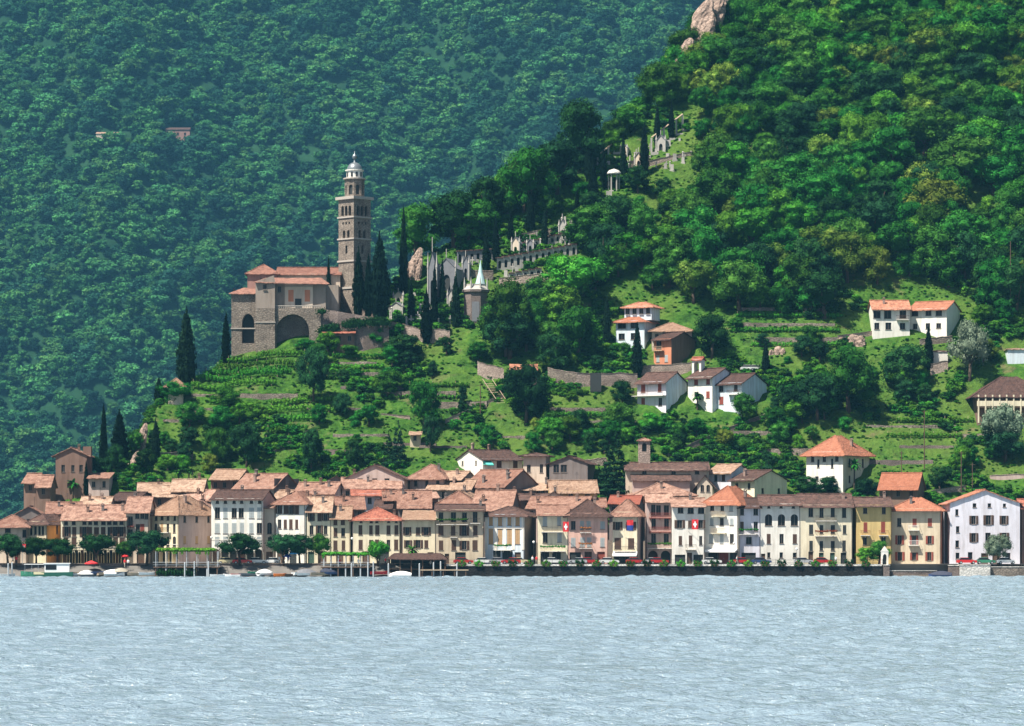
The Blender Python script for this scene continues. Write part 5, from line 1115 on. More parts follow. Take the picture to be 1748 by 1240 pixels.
# ------------------------------------------------------------------ boats
def hull_mesh(L, W, Hh, m, inside='wood_pale'):
    mb = MB(); rg = []; n = 9
    for i in range(n):
        t = i / (n - 1); wv = W / 2 * (math.sin(math.pi * (.22 + .78 * t) ) ** .7 if t < 1 else 0.03); sh = Hh * (1 + .25 * (t - .5) ** 2 * 4 * (1 if t > .5 else .3)); x = -L / 2 + L * t
        wv = max(.03, W / 2 * (1 - max(0, (t - .45) / .55) ** 2.2) * (.8 + .2 * min(1, t * 3)))
        rg.append([(x, -wv, sh), (x, -wv * .82, sh * .35), (x, -wv * .3, 0), (x, wv * .3, 0), (x, wv * .82, sh * .35), (x, wv, sh), (x, wv * .9, sh), (x, wv * .72, sh * .4), (x, -wv * .72, sh * .4), (x, -wv * .9, sh)])
    mb.rings(rg); return mb.mesh('hull', m)
def rowboat(px, d, z, label, m='white_paint', rz=.2, L=4.2, cover=None, name='rowing_boat'):
    o = empty(name, (X(px, d), d, z), rz, label, 'boat'); link('hull', hull_mesh(L, 1.5, .6, m), o)
    if cover:
        mb = MB(); n = 7; rg = []
        for i in range(n): t = i / (n - 1); wv = .8 * (1 - max(0, (t - .5) / .5) ** 2) + .02; hh = .62 + .75 * math.sin(math.pi * (.15 + .8 * t)); rg.append([(-L / 2 + L * t, -wv, .55), (-L / 2 + L * t, 0, hh), (-L / 2 + L * t, wv, .55)])
        mb.rings(rg); mb.build('cover', cover, o)
    else:
        for q in (-.9, .3): MB().box(q, q + .25, -.6, .6, .42, .47).build('bench', 'wood_pale', o)
    return o
rowboat(122, -2.2, .15, 'white rowing boat hauled up beside the motor boat', rz=.35); rowboat(135, -1.2, .4, 'tan wooden rowing boat behind the white one', 'wood_pale', .25); rowboat(195, -1.8, .2, 'pale rowing boat with pink-white cover on the beach', cover='white_cloth', rz=.15); rowboat(235, -1.5, .3, 'tan rowing boat beached left of the pergola', 'wood_pale', .1)
rowboat(425, -1.8, .2, 'small grey rowing boat on the beach before the palazzo', 'marble_grey', .5); rowboat(453, -1.8, .3, 'boat under a bright white tent-like cover', cover='white_cloth', rz=1.0, L=5); rowboat(478, -2.4, .1, 'orange inflatable dinghy at the water edge', 'orange_plastic', .1, 2.6, name='dinghy'); rowboat(524, -1.6, .3, 'grey covered boat right of the orange dinghy', cover='marble_grey', rz=.3); rowboat(547, -1.4, .35, 'upturned tan boat under the thin plane tree', 'wood_pale', .3)
rowboat(683, -4, -.1, 'white motor launch moored before the boat shelter', 'white_paint', 3.1, 4.6, cover='white_cloth'); rowboat(1605, -.8, -.1, 'dark covered boat moored at the stone landing', 'car_blue', 2.9, 4.8, cover='trouser_dark'); rowboat(375, -2.0, -.05, 'white open boat below the palazzo terrace', 'white_paint', 0, 4); rowboat(396, -2.6, -.05, 'second white open boat below the palazzo terrace, bow outward', 'white_paint', 2.8, 4)
for px, m_, rz, cv, lb in ((10, 'white_paint', .1, None, 'white open boat moored by the point trees'), (150, 'marble_grey', .6, 'white_cloth', 'white covered boat below the red parasol'), (168, 'car_blue', .4, None, 'dark blue rowing boat right of the red parasol'), (182, 'wood_pale', .5, None, 'wooden rowing boat beside the dark blue one'), (208, 'marble_grey', .9, 'trouser_pale', 'beige covered boat among the beached boats'), (252, 'white_paint', .3, None, 'white rowing boat at the pergola foot'), (410, 'car_red', .2, None, 'red rowing boat before the palazzo'), (438, 'car_green', .7, None, 'dark green rowing boat left of the white tent cover'), (500, 'wood', .4, None, 'dark wooden rowing boat right of the dinghy'), (512, 'white_paint', .8, None, 'white rowing boat behind the grey covered boat'), (563, 'car_blue', .3, 'trouser_dark', 'dark covered boat at the second pergola'), (648, 'car_red', .2, None, 'red-brown rowing boat below the feathery tree')):
    rowboat(px, -1.9 + (px % 5) * .35, .05 + (px % 5) * .16, lb, m_, rz, 3.8, cv)
mbo = empty('motor_boat', (X(80, -4), -4, -.15), R(4), 'long green-hulled passenger boat with white cabin and flat canopy', 'boat')
link('hull', hull_mesh(10.6, 2.6, 1.15, 'car_green'), mbo, (0, 0, 0), math.pi)
mb = MB(); mb.box(-.4, 4.6, -1.0, 1.0, .9, 2.9); mb.build('cabin', 'white_paint', mbo); MB().box(-.2, 2.0, -1.04, -1.0, 1.7, 2.7).build('cabin_window', 'glass', mbo); MB().box(-.6, 4.8, -1.15, 1.15, 2.9, 3.05).build('cabin_roof', 'white_paint', mbo)
MB().box(-4.6, -.4, -1.1, 1.1, 2.75, 2.87).build('canopy', 'white_paint', mbo); MB().box(-2.6, -.5, -1.2, -1.1, .75, 1.25).build('side_panel', 'car_cream', mbo)
for q in (-4.4, -3, -1.7): MB().box(q, q + .06, -1.05, -1.0, .9, 2.75).build('canopy_post', 'steel', mbo)
# ------------------------------------------------------------------ cars
def car_parts():
    b = MB(); b.prism([(-2.05, .3), (2.0, .3), (2.05, .6), (1.95, .78), (.95, .88), (-1.75, .9), (-2.05, .8)], -.8, .8)
    cb = MB(); cb.rings([[(x, y * w_, z) for x, y, w_, z in ((-1.7, -1, .76, .88), (1.0, -1, .76, .86), (1.0, 1, .76, .86), (-1.7, 1, .76, .88))], [(-1.25, -.6, 1.3), (.35, -.6, 1.32), (.35, .6, 1.32), (-1.25, .6, 1.3)]])
    rf = MB(); rf.box(-1.22, .32, -.62, .62, 1.3, 1.37)
    wh = MB(); wh.rings([[(.31 * math.cos(t), y_, .31 * math.sin(t)) for t in (6.2832 * k / 14 for k in range(14))] for y_ in (-.1, .1)])
    ri = MB(); ri.rings([[(.18 * math.cos(t), y_, .18 * math.sin(t)) for t in (6.2832 * k / 10 for k in range(10))] for y_ in (-.12, .12)])
    hl = MB().box(0, .05, -.14, .14, -.07, .07)
    return b, cb.mesh('windows', 'glass'), rf, wh.mesh('wheel', 'rubber'), ri.mesh('rim', 'steel'), hl.mesh('headlight', 'lamp_glass')
CB, CG, CR, CWm, CRi, CHl = car_parts()
def car(px, d, m, label, rz=0, z=None, name='parked_car', pos=None):
    o = empty(name, pos or (X(px, d), d, z if z is not None else QZ + .005), rz, label, 'car', None)
    link('body', cached(('cb', m), lambda: CB.mesh('body', m)), o); link('windows', CG, o); link('roof', cached(('cr', m), lambda: CR.mesh('roof', m)), o)
    for x in (-1.3, 1.28):
        for y_ in (-.74, .74): wo = link('wheel', CWm, o, (x, y_, .31)); link('rim', CRi, wo)
    for y_ in (-.58, .58): link('headlight', CHl, o, (2.0, y_, .62))
    return o
for px, d, m, lb, rz in ((1650, 3.2, 'car_red', 'bright red car on the pale stone jetty', .05), (1682, 3.6, 'car_green', 'dark green car beside the bright red one', 0), (1718, 3.4, 'car_white', 'white car before the gabled white house', 0), (791, 3.5, 'car_red', 'red car beside the olive house', .1), (826, 4.5, 'car_white', 'white car before the pale blue house', 0), (852, 4.5, 'car_silver', 'silver car before the pale blue house', 0), (872, 3.4, 'car_red', 'red car behind the planters before the pale blue house', 3.14), (887, 6, 'car_cream', 'cream coloured van-like car under the pale blue house balcony', 0),
                         (945, 4, 'car_white', 'white car before the pale cream balcony house', 0), (985, 3.5, 'car_silver', 'silver car before the pink house', 3.14), (1006, 4.5, 'car_red', 'dark red car before the pink house doors', 0), (1040, 4, 'car_white', 'white car at the alley beside the pink house', 0), (1085, 4, 'car_red', 'red car under the white awning', 0), (1110, 4.2, 'car_silver', 'silver car before the red arches', 3.14), (1125, 3.4, 'car_red', 'red car before the red arches', 0), (1215, 4, 'car_white', 'white car before the tallest house', 0), (1262, 4, 'car_red', 'red car before the mauve grey house', 3.14), (1300, 4, 'car_blue', 'dark blue car at the white arched-window house', 0), (1405, 4, 'car_red', 'red car before the pale yellow house', 0), (1372, 4.4, 'car_silver', 'silver car before the pale yellow house', 0),
                         (440, 5.6, 'car_white', 'white car under the palazzo arcade', 0), (462, 5.6, 'car_white', 'white car at the narrow brown house', 3.14), (388, 5.6, 'car_cream', 'cream car at the palazzo end', 0), (414, 5.0, 'car_red', 'red car under the palazzo plane tree', 0)):
    car(px, d, m, lb, rz)
for px, lb in ((1278, 'white car parked above the white hill houses, left'), (1292, 'white van-like car parked above the white hill houses, by the small cypress')):
    car(0, 0, 'car_white', lb, .2, pos=ground(px, 634) + Vector((0, 0, .1)))
# ------------------------------------------------------------------ parasols, lamps, flags, poles
def parasol(px, py, d, m, label, r=1.4):
    p = P(px, py, d); o = empty('parasol', (p.x, d, QZ), 0, label, 'parasol'); hh = p.z - QZ
    MB().tube((0, 0, -.1), (0, 0, hh), .03).build('pole', 'wood_pale', o); mb = MB(); n = 8
    for k in range(n):
        a, b = 6.2832 * k / n, 6.2832 * (k + 1) / n; mb.poly([(0, 0, hh), (r * math.cos(a), r * math.sin(a), hh - .55), (r * math.cos(b), r * math.sin(b), hh - .55)]); mb.poly([(r * math.cos(a), r * math.sin(a), hh - .55), (r * math.cos(a), r * math.sin(a), hh - .75), (r * math.cos(b), r * math.sin(b), hh - .75), (r * math.cos(b), r * math.sin(b), hh - .55)])
    mb.build('canopy', m, o)
parasol(156, 957, 1.0, 'red_cloth', 'red parasol beside the beached boats'); parasol(502, 940, 4, 'sky_cloth', 'sky blue parasol under the plane tree', 1.0); parasol(490, 945, 4.5, 'blue_cloth', 'dark blue parasol beside the sky blue one', .9); parasol(213, 945, 4, 'red_cloth', 'red parasol before the balcony house', .8)
def lamp(px, py, d, label):
    p = P(px, py, d); o = empty('street_lamp', (p.x, d, QZ), 0, label, 'lamp'); hh = p.z - QZ
    MB().lathe([(.12, -.1), (.1, .6), (.05, .8), (.04, hh)], 8).build('pole', 'iron', o); MB().lathe([(.05, hh), (.22, hh + .12), (.26, hh + .3), (.2, hh + .48), (.03, hh + .56)], 10).build('globe', 'lamp_glass', o, smooth=True)
lamp(601, 922, 6, 'globe lamp at the dark gap beside the tan house'); lamp(361, 920, 6, 'globe lamp at the palazzo corner'); lamp(911, 928, 6, 'globe lamp beside the pale blue house'); lamp(1253, 930, 6, 'globe lamp before the tallest house'); lamp(1360, 940, 6, 'globe lamp before the white arched-window house')
def flag(px, py, wpx, hpx, d, kind, label, pole=None):
    p = P(px, py, d); k = (CD + d) / F; W, Hh = wpx * k, hpx * k; o = empty('flag', p, 0, label, 'flag'); n = 10
    def yy(u, v): return .12 * math.sin(u * 7 + v * 2) * u
    def quad(mb, u0, u1, v0, v1, off=0):
        for i in range(n):
            a, b = u0 + (u1 - u0) * i / n, u0 + (u1 - u0) * (i + 1) / n
            mb.poly([(W * a, yy(a, v0) + off, Hh * v0), (W * b, yy(b, v0) + off, Hh * v0), (W * b, yy(b, v1) + off, Hh * v1), (W * a, yy(a, v1) + off, Hh * v1)])
    mb = MB()
    if kind == 'swiss':
        quad(mb, 0, 1, 0, 1); mb.build('cloth', 'red_cloth', o); c_ = MB(); quad(c_, .2, .8, .4, .6, -.03); quad(c_, .4, .6, .2, .4, -.03); quad(c_, .4, .6, .6, .8, -.03); c_.build('cross', 'white_cloth', o)
    else:
        quad(mb, 0, 1, .5, 1); mb.build('cloth', 'red_cloth', o); c_ = MB(); quad(c_, 0, 1, 0, .5); c_.build('lower_stripe', 'blue_cloth', o)
    q = MB()
    if pole == 'up': q.tube((0, 0, -(p.z - QZ) - .2), (0, 0, Hh + .3), .05)
    else: q.tube((-.6, 2.0, -.5), (0, 0, Hh + .1), .035)
    q.build('flagpole', 'steel', o)
flag(961, 908, 10, 17, 8, 'swiss', 'red flag with white cross hanging from the pale cream house'); flag(1181, 904, 11, 17, 8, 'swiss', 'red flag with white cross on the white house beside the loggias'); flag(38, 942, 6, 13, 2, 'swiss', 'red flag with white cross on a tall pole by the motor boat', 'up'); flag(1070, 906, 11, 18, 8, 'ticino', 'red over blue flag on the cream awning house')
def pole(px, base, top, label, arms=True):
    p = ground(px, base); k = (CD + p.y) / F; o = empty('utility_pole', p, 0, label, 'pole'); hh = (base - top) * k; MB().tube((0, 0, -.5), (0, 0, hh), .13, .09, 7).build('shaft', 'wood', o)
    if arms: MB().box(-.6, .6, -.05, .05, hh - .5, hh - .4).build('crossarm', 'wood', o)
pole(1578, 806, 700, 'tallest wooden pole on the right meadow'); pole(1539, 850, 770, 'pole beside the russet house roof'); pole(1641, 842, 770, 'pole behind the gabled white house'); pole(1660, 836, 790, 'short pole right of its taller neighbour'); pole(820, 720, 655, 'pole beside the wooden stair on the meadow'); pole(1725, 545, 412, 'tall mast at the wood edge', False); pole(1734, 470, 400, 'slim mast within the wood', False)
# ------------------------------------------------------------------ people
def body_mesh(walk):
    me = bpy.data.meshes.new('body'); s = .22 if walk else .06
    v = [(0, 0, .95), (0, 0, 1.2), (0, 0, 1.42), (0, 0, 1.52), (0, -.02, 1.62), (0, -.02, 1.74), (-.19, 0, 1.4), (-.25, s * .6, 1.14), (-.24, s * .6 - .08, .9), (.19, 0, 1.4), (.25, -s * .6, 1.14), (.24, -s * .6 - .08, .9),
         (-.1, 0, .88), (-.11, -s, .48), (-.11, -s * 1.1, .06), (-.11, -s * 1.1 - .16, .03), (.1, 0, .88), (.11, s, .48), (.11, s * 1.5, .08), (.11, s * 1.5 - .16, .04)]
    e = [(0, 1), (1, 2), (2, 3), (3, 4), (4, 5), (2, 6), (6, 7), (7, 8), (2, 9), (9, 10), (10, 11), (0, 12), (12, 13), (13, 14), (14, 15), (0, 16), (16, 17), (17, 18), (18, 19)]
    rad = [.15, .15, .17, .06, .1, .085, .065, .05, .04, .065, .05, .04, .1, .065, .045, .04, .1, .065, .045, .04]
    me.from_pydata(v, e, []); o = bpy.data.objects.new('body', me); C.objects.link(o); sk = o.modifiers.new('s', 'SKIN')
    for i, r_ in enumerate(rad): me.skin_vertices[0].data[i].radius = (r_, r_ * .85); me.skin_vertices[0].data[i].use_root = i == 0
    o.modifiers.new('u', 'SUBSURF').levels = 1
    m2 = bpy.data.meshes.new_from_object(o.evaluated_get(bpy.context.evaluated_depsgraph_get())); bpy.data.objects.remove(o); m2.name = 'body'; return m2
BODY = [body_mesh(False), body_mesh(True)]
def person(px, d, shirt, trou, label, i=0, rz=0, z=QZ):
    def mk():
        m = BODY[i].copy(); m.materials.clear()
        for q in (shirt, trou, 'skin', 'hair'): m.materials.append(MATS[q])
        for f in m.polygons:
            c_ = f.center; f.material_index = 3 if c_.z > 1.7 or (c_.z > 1.6 and c_.y > .03) else 2 if c_.z > 1.5 or (abs(c_.x) > .2 and c_.z < 1.12) else 0 if c_.z > .93 else 1; f.use_smooth = True
        return m
    o = empty('person', (X(px, d), d, z), rz, label, 'person'); link('body', cached(('man', shirt, trou, i), mk), o)
for a in ((213, 1.5, 'red_cloth', 'trouser_pale', 'person in red top by the beached boats', 1, .4, 2.0), (219, 1.6, 'white_cloth', 'trouser_dark', 'person in white top beside the one in red', 0, .2, 2.0), (580, -.2, 'red_cloth', 'trouser_dark', 'person in red on the pergola deck', 0, 1, 2.1), (612, -.2, 'white_cloth', 'trouser_pale', 'person in pale clothes at the pergola end', 0, .3, 2.1), (658, 1.0, 'red_cloth', 'trouser_dark', 'person in red before the feathery tree', 1, 1.2, 2.3), (735, 2.4, 'white_cloth', 'trouser_dark', 'person in white in the boat shelter', 0, 0, 1.7),
          (477, 4.4, 'white_cloth', 'trouser_pale', 'person in white under the plane tree', 0, .5), (485, 4.4, 'red_cloth', 'trouser_dark', 'person in red under the plane tree', 1, 1), (492, 4.2, 'blue_cloth', 'trouser_pale', 'person in blue at the parasols', 0, 0), (28, 2.5, 'red_cloth', 'trouser_dark', 'person in red left of the motor boat', 0, 0), (22, 2.5, 'white_cloth', 'trouser_dark', 'person in white left of the motor boat', 1, 2), (909, 1.6, 'white_cloth', 'trouser_dark', 'person in white at the quay railing', 0, .4), (916, 1.6, 'red_cloth', 'trouser_pale', 'person in red at the quay railing', 0, 0), (1258, 3, 'white_cloth', 'trouser_pale', 'person in white before the mauve grey house', 1, 1.4), (1427, 3, 'white_cloth', 'trouser_dark', 'person in white before the pale yellow house', 0, 0)):
    person(*a)
# ------------------------------------------------------------------ cemetery on the slope
def gothic(px, base, top, wpx, m, label, spire='marble_grey'):
    p = ground(px, base); k = (CD + p.y) / F; wd, hh = wpx * k, (base - top) * k; o = empty('grave_chapel', p, R(-20), label, 'chapel'); mb = MB(); bh_ = hh * .55
    wall_panel(mb, wd, -2, bh_, [(wd * .3, wd * .7, 0, bh_ * .75, 'pointed', .4)], lambda u, n_, z: (u - wd / 2, n_, z)); mb.poly([(wd / 2, 0, -2), (wd / 2, wd, -2), (wd / 2, wd, bh_), (wd / 2, 0, bh_)]); mb.poly([(-wd / 2, wd, -2), (-wd / 2, 0, -2), (-wd / 2, 0, bh_), (-wd / 2, wd, bh_)]); mb.poly([(-wd / 2, 0, bh_), (wd / 2, 0, bh_), (0, 0, hh * .8)]); mb.build('wall', m, o)
    MB().box(-wd * .22, wd * .22, .4, .45, -.5, bh_ * .8).build('door', 'shutter_dark', o)
    rf = MB(); slab(rf, (-wd / 2 - .2, wd, bh_ - .1), (-wd / 2 - .2, -.2, bh_ - .1), (0, -.2, hh * .8), (0, wd, hh * .8), 3, 3, .1); slab(rf, (wd / 2 + .2, -.2, bh_ - .1), (wd / 2 + .2, wd, bh_ - .1), (0, wd, hh * .79), (0, -.2, hh * .79), 3, 3, .1); rf.build('roof', spire, o)
    for sx in (-1, 1): MB().lathe([(.22, -1), (.22, bh_ * 1.05), (.3, bh_ * 1.06), (.02, bh_ * 1.45)], 6, (sx * wd / 2, 0)).build('pinnacle', 'marble', o)
    MB().box(-.07, .07, -.1, .05, hh * .8, hh).build('cross', 'marble', o); return o
gothic(738, 530, 405, 16, 'marble_grey', 'tall narrow gothic chapel with pinnacles'); gothic(762, 500, 425, 34, 'marble_grey', 'grey gabled mausoleum under the great dark tree'); gothic(676, 543, 508, 24, 'marble', 'small pale chapel with arched door at the cemetery gate'); gothic(680, 520, 492, 18, 'beige', 'tiny cream gabled tomb house above the pale chapel'); gothic(770, 535, 483, 13, 'marble', 'slim white columned tomb'); gothic(795, 480, 428, 12, 'marble_grey', 'slim grey tomb beside the great tree'); gothic(905, 432, 402, 12, 'marble_grey', 'small grey tomb house on the upper terrace'); gothic(960, 412, 365, 12, 'marble', 'tall pale tomb monument above the arcade end'); gothic(880, 440, 395, 14, 'beige', 'cream tomb house above the long arcade'); gothic(1065, 268, 240, 12, 'beige', 'cream tomb left of the pillared stair'); gothic(1128, 262, 222, 16, 'marble', 'white tomb in the upper clearing'); gothic(1090, 290, 252, 14, 'beige', 'cream tomb at the cypress above the pavilion')
p = ground(812, 556); k = (CD + p.y) / F; ms = empty('mausoleum', p, 0, 'dark round mausoleum with pale blue-green cone spire', 'mausoleum')
def mz(py): return (556 - py) * k
MB().lathe([(22 * k, -3), (22 * k, mz(500)), (25 * k, mz(498)), (25 * k, mz(494))], 8, (0, 3), R(22.5)).build('drum', 'stone_dark', ms); MB().lathe([(24 * k, mz(494)), (17 * k, mz(487)), (17 * k, mz(484))], 8, (0, 3), R(22.5)).build('parapet', 'marble', ms)
MB().lathe([(10 * k, mz(487)), (4 * k, mz(465)), (.05, mz(443))], 10, (8 * k, 3)).build('spire', 'verdigris', ms)
for a in range(8): t = R(45 * a + 22.5); MB().lathe([(.25, mz(494)), (.25, mz(484)), (.02, mz(472))], 5, (21 * k * math.cos(t), 3 + 21 * k * math.sin(t))).build('pinnacle', 'marble', ms)
for a in range(3): MB().box(-.9, .9, 3 - 22 * k * .95, 3 - 22 * k * .88, 1 + a * 0, mz(515)).build('niche', 'marble_grey', ms, (0, 0, 0), 0) if a == 0 else None
def arcade_wall(a, b, hpx, n, label, m='marble', top=None):
    pa, pb = ground(*a), ground(*b); v = pb - pa; ln = math.hypot(v.x, v.y); k = (CD + pa.y) / F; o = empty('cemetery_arcade', pa, math.atan2(v.y, v.x), label, 'arcade'); hh = hpx * k; sl_ = v.z / ln; mb = MB(); bw = ln / n
    for i in range(n):
        z0 = sl_ * bw * (i + .5); s_ = MB(); wall_panel(s_, bw - .02, z0 - 2.5, z0 + hh, [(bw * .25, bw * .75, z0 + hh * .12, z0 + hh * .78, True, .8)], lambda u, n_, z, i=i: (bw * i + u, n_, z)); s_.build('bay', m, o); MB().box(bw * i + bw * .2, bw * i + bw * .8, .8, .85, z0, z0 + hh * .8).build('niche_back', 'shutter_dark', o)
        MB().box(bw * i, bw * (i + 1) - .04, -.3, 1.5, z0 + hh, z0 + hh + .25).build('roof', 'roof_brown', o)
arcade_wall((848, 462), (985, 437), 20, 13, 'long cemetery arcade of pale arched niches'); arcade_wall((868, 480), (925, 470), 12, 5, 'lower short cemetery arcade half hidden by trees'); arcade_wall((780, 452), (842, 448), 22, 6, 'shaded cemetery arcade under the great dark tree', 'marble_grey'); arcade_wall((893, 428), (975, 408), 12, 9, 'upper terrace arcade with white tombs above the long one')
GM = [MB().box(-.35, .35, -.1, .1, -.4, 1.3).box(-.5, .5, -.3, .3, -.4, .15).mesh('slab', 'marble'), MB().box(-.11, .11, -.1, .1, -.4, 2.1).box(-.5, .5, -.09, .09, 1.25, 1.5).mesh('cross', 'marble'), MB().lathe([(.4, -.5), (.4, .5), (.22, .6), (.2, 2.2), (.3, 2.3), (.02, 2.6)], 6).mesh('obelisk', 'marble')]
GL = [('white upright gravestone slab in the terraced cemetery', 'gravestone', 'gravestone'), ('white stone grave cross in the terraced cemetery', 'grave_cross', 'grave cross'), ('white obelisk tomb in the terraced cemetery', 'obelisk', 'obelisk')]
rg_ = random.Random(5)
for (x0, x1, y0, y1, n) in ((660, 690, 525, 548, 8), (690, 770, 535, 562, 26), (850, 975, 405, 436, 26), (940, 985, 375, 405, 8), (1080, 1180, 240, 275, 12), (785, 840, 440, 470, 8), (700, 780, 508, 530, 16), (860, 930, 465, 485, 8), (1005, 1045, 320, 345, 6), (1060, 1110, 278, 298, 8), (1110, 1180, 270, 292, 10)):
    for i in range(n):
        px, py = rg_.uniform(x0, x1), rg_.uniform(y0, y1); j = rg_.choice((0, 0, 1, 2)); p = ground(px, py); o = link(GL[j][1], GM[j], None, p, rg_.uniform(-.3, .3)); s_ = rg_.uniform(.7, 1.35); o.scale = (s_, s_, s_); tag(o, GL[j][0], GL[j][2], 'cemetery ' + GL[j][2] + ' markers')
p = ground(1048, 324); k = (CD + p.y) / F; dv = empty('domed_pavilion', p, 0, 'small pavilion with pale domed roof above the trees', 'pavilion'); zz = 26 * k
MB().lathe([(13 * k, zz), (12 * k, zz + 3 * k), (8 * k, zz + 7 * k), (.05, zz + 9.5 * k)], 14).build('dome', 'pale_block', dv, smooth=True)
for a in range(6): t = a * 1.047; MB().lathe([(.2, -1), (.18, zz)], 6, (9 * k * math.cos(t), 9 * k * math.sin(t))).build('column', 'marble', dv)
def colonnade(a, b, hpx, n, label):
    pa, pb = ground(*a), ground(*b); o = empty('stair_colonnade', pa, 0, label, 'colonnade'); hh = hpx * (CD + pa.y) / F; v = pb - pa
    for i in range(n): q = v * (i / (n - 1)); MB().box(-.22, .22, -.22, .22, -1.5, hh).build('pillar', 'marble', o, tuple(q)); MB().box(-1.0, 1.0, -.5, .8, -1.2, .25).build('step', 'marble', o, tuple(q + Vector((.8, -.4, 0))))
    MB().tube(Vector((0, 0, hh + .15)), v + Vector((0, 0, hh + .15)), .22, n=4).build('beam', 'wood_pale', o)
colonnade((1112, 262), (1165, 222), 26, 6, 'pale pillared stair climbing through the upper clearing'); colonnade((1020, 285), (1048, 262), 18, 4, 'short pillared stair left of the pavilion')
ws = ground(846, 688); k = (CD + ws.y) / F; o = empty('wooden_stair', ws, 0, 'rickety wooden stair and footbridge beside the big meadow tree', 'stair')
for i in range(10): MB().box(-1, 1, -.2, .2, -.1, .05).build('tread', 'wood_pale', o, (-i * .32 + 1.2, i * .5, i * .52))
for sx in (-1.1, 1.1): MB().tube((sx + 1.2, 0, .9), (sx - 2, 4.8, 5.8), .07).build('handrail', 'wood_pale', o)
# ------------------------------------------------------------------ vineyard
def vine_row(a, b, label, group, hh=1.5):
    pa = ground(*a); pb = ground(*b); n = max(4, int((pb - pa).length / .9)); bl = []; rs = random.Random(int(a[1] * 3 + a[0]))
    for i in range(n + 1):
        q = pa.lerp(pb, i / n); q = Vector((q.x, q.y, H(q.x, q.y))) - pa; s_ = rs.uniform(.8, 1.2)
        bl.append(((q.x, q.y, q.z + hh * .55), (.62, .5 * s_, hh * .5 * s_)))
    o = empty('vine_row', pa, 0, label, 'vine row', group); link('foliage', leaf_mesh('foliage', 'leaf_bright', bl, 70, .2, int(a[1])), o)
    for i in range(0, n + 1, 5): q = pa.lerp(pb, i / n); q = Vector((q.x, q.y, H(q.x, q.y))) - pa; link('stake', cached(('stake', hh), lambda: MB().tube((0, 0, -.3), (0, 0, hh * 1.15), .05, n=5).mesh('stake', 'wood_pale')), o, tuple(q))
for i in range(9): vine_row((453 + i * 1.5, 770 - i * 9.5), (min(586, 478 + i * 15), 765 - i * 9.5), 'trimmed row of bright vines in the block above the dark sloping wall', 'vine rows of the lower block')
def contour_vines(px, py, ln, label, group, hh=1.3):
    pts_ = contour(px, py, ln, .9); bl = []; rs = random.Random(int(px + py))
    for q in pts_: q = q - pts_[0]; s_ = rs.uniform(.75, 1.2); bl.append(((q.x, q.y, q.z + hh * .5), (.6, .45 * s_, hh * .5 * s_)))
    o = empty('vine_row', pts_[0], 0, label, 'vine row', group); link('foliage', leaf_mesh('foliage', 'leaf_bright', bl, 70, .2, int(py)), o)
    for q in pts_[::6]: link('stake', cached('stk', lambda: MB().tube((0, 0, -.3), (0, 0, 1.6), .05, n=5).mesh('stake', 'wood_pale')), o, tuple(q - pts_[0]))
for px, py, ln, mk in ((1350, 512, 20, 'above the white cars'), (1345, 522, 24, 'above the white cars'), (1350, 543, 26, 'above the white cars'), (1345, 568, 26, 'above the white cars'), (1365, 592, 22, 'above the white cars'), (600, 630, 16, 'below the farmhouse'), (590, 650, 20, 'below the farmhouse'), (620, 612, 14, 'below the farmhouse'), (740, 682, 16, 'left of the wooden stair'), (750, 662, 14, 'left of the wooden stair'), (960, 712, 20, 'below the long doorway wall'), (985, 730, 18, 'below the long doorway wall'), (1580, 748, 18, 'on the right meadow below the garage'), (1600, 722, 18, 'on the right meadow below the garage')):
    contour_vines(px, py, ln, 'short bright vine row on the terraces ' + mk, 'vine rows ' + mk)
for i, (x0, x1, y) in enumerate(((390, 520, 625), (372, 505, 634), (352, 495, 644), (340, 480, 655), (330, 470, 666))): vine_row((x0, y), (x1, y - 3), 'long bright vine row on the terraces below the hill church', 'vine rows below the church', 1.8)

# ------------------------------------------------------------------ vegetation
OBST = []                                   # footprints that trees keep clear of: (x, y, radius)
for r_ in B:
    c_ = r_.matrix_basis @ Vector((r_['_w'] / 2, r_['_dp'] / 2, 0)); OBST.append((c_.x, c_.y, max(r_['_w'], r_['_dp']) * .6 + 1.0))
OBST += [(cu(480) + cx0, 124, 13), (cu(560) + cx0, 126, 9), (cu(600) + cx0, 130, 6), (vc.location.x + 9, vc.location.y + 4, 13)]
def clear(x, y, r=2): return all((x - a) ** 2 + (y - b) ** 2 > (c + r) ** 2 for a, b, c in OBST)
def T(kind, mat, px, base, top, wpx, label, seed=0, **kw):
    d = kw.pop('d', None); p = P(px, base, d) if d else ground(px, base); k = (CD + p.y) / F
    return tree(kind, mat, p, (base - top) * k / .97, wpx * k, label, seed, **kw)
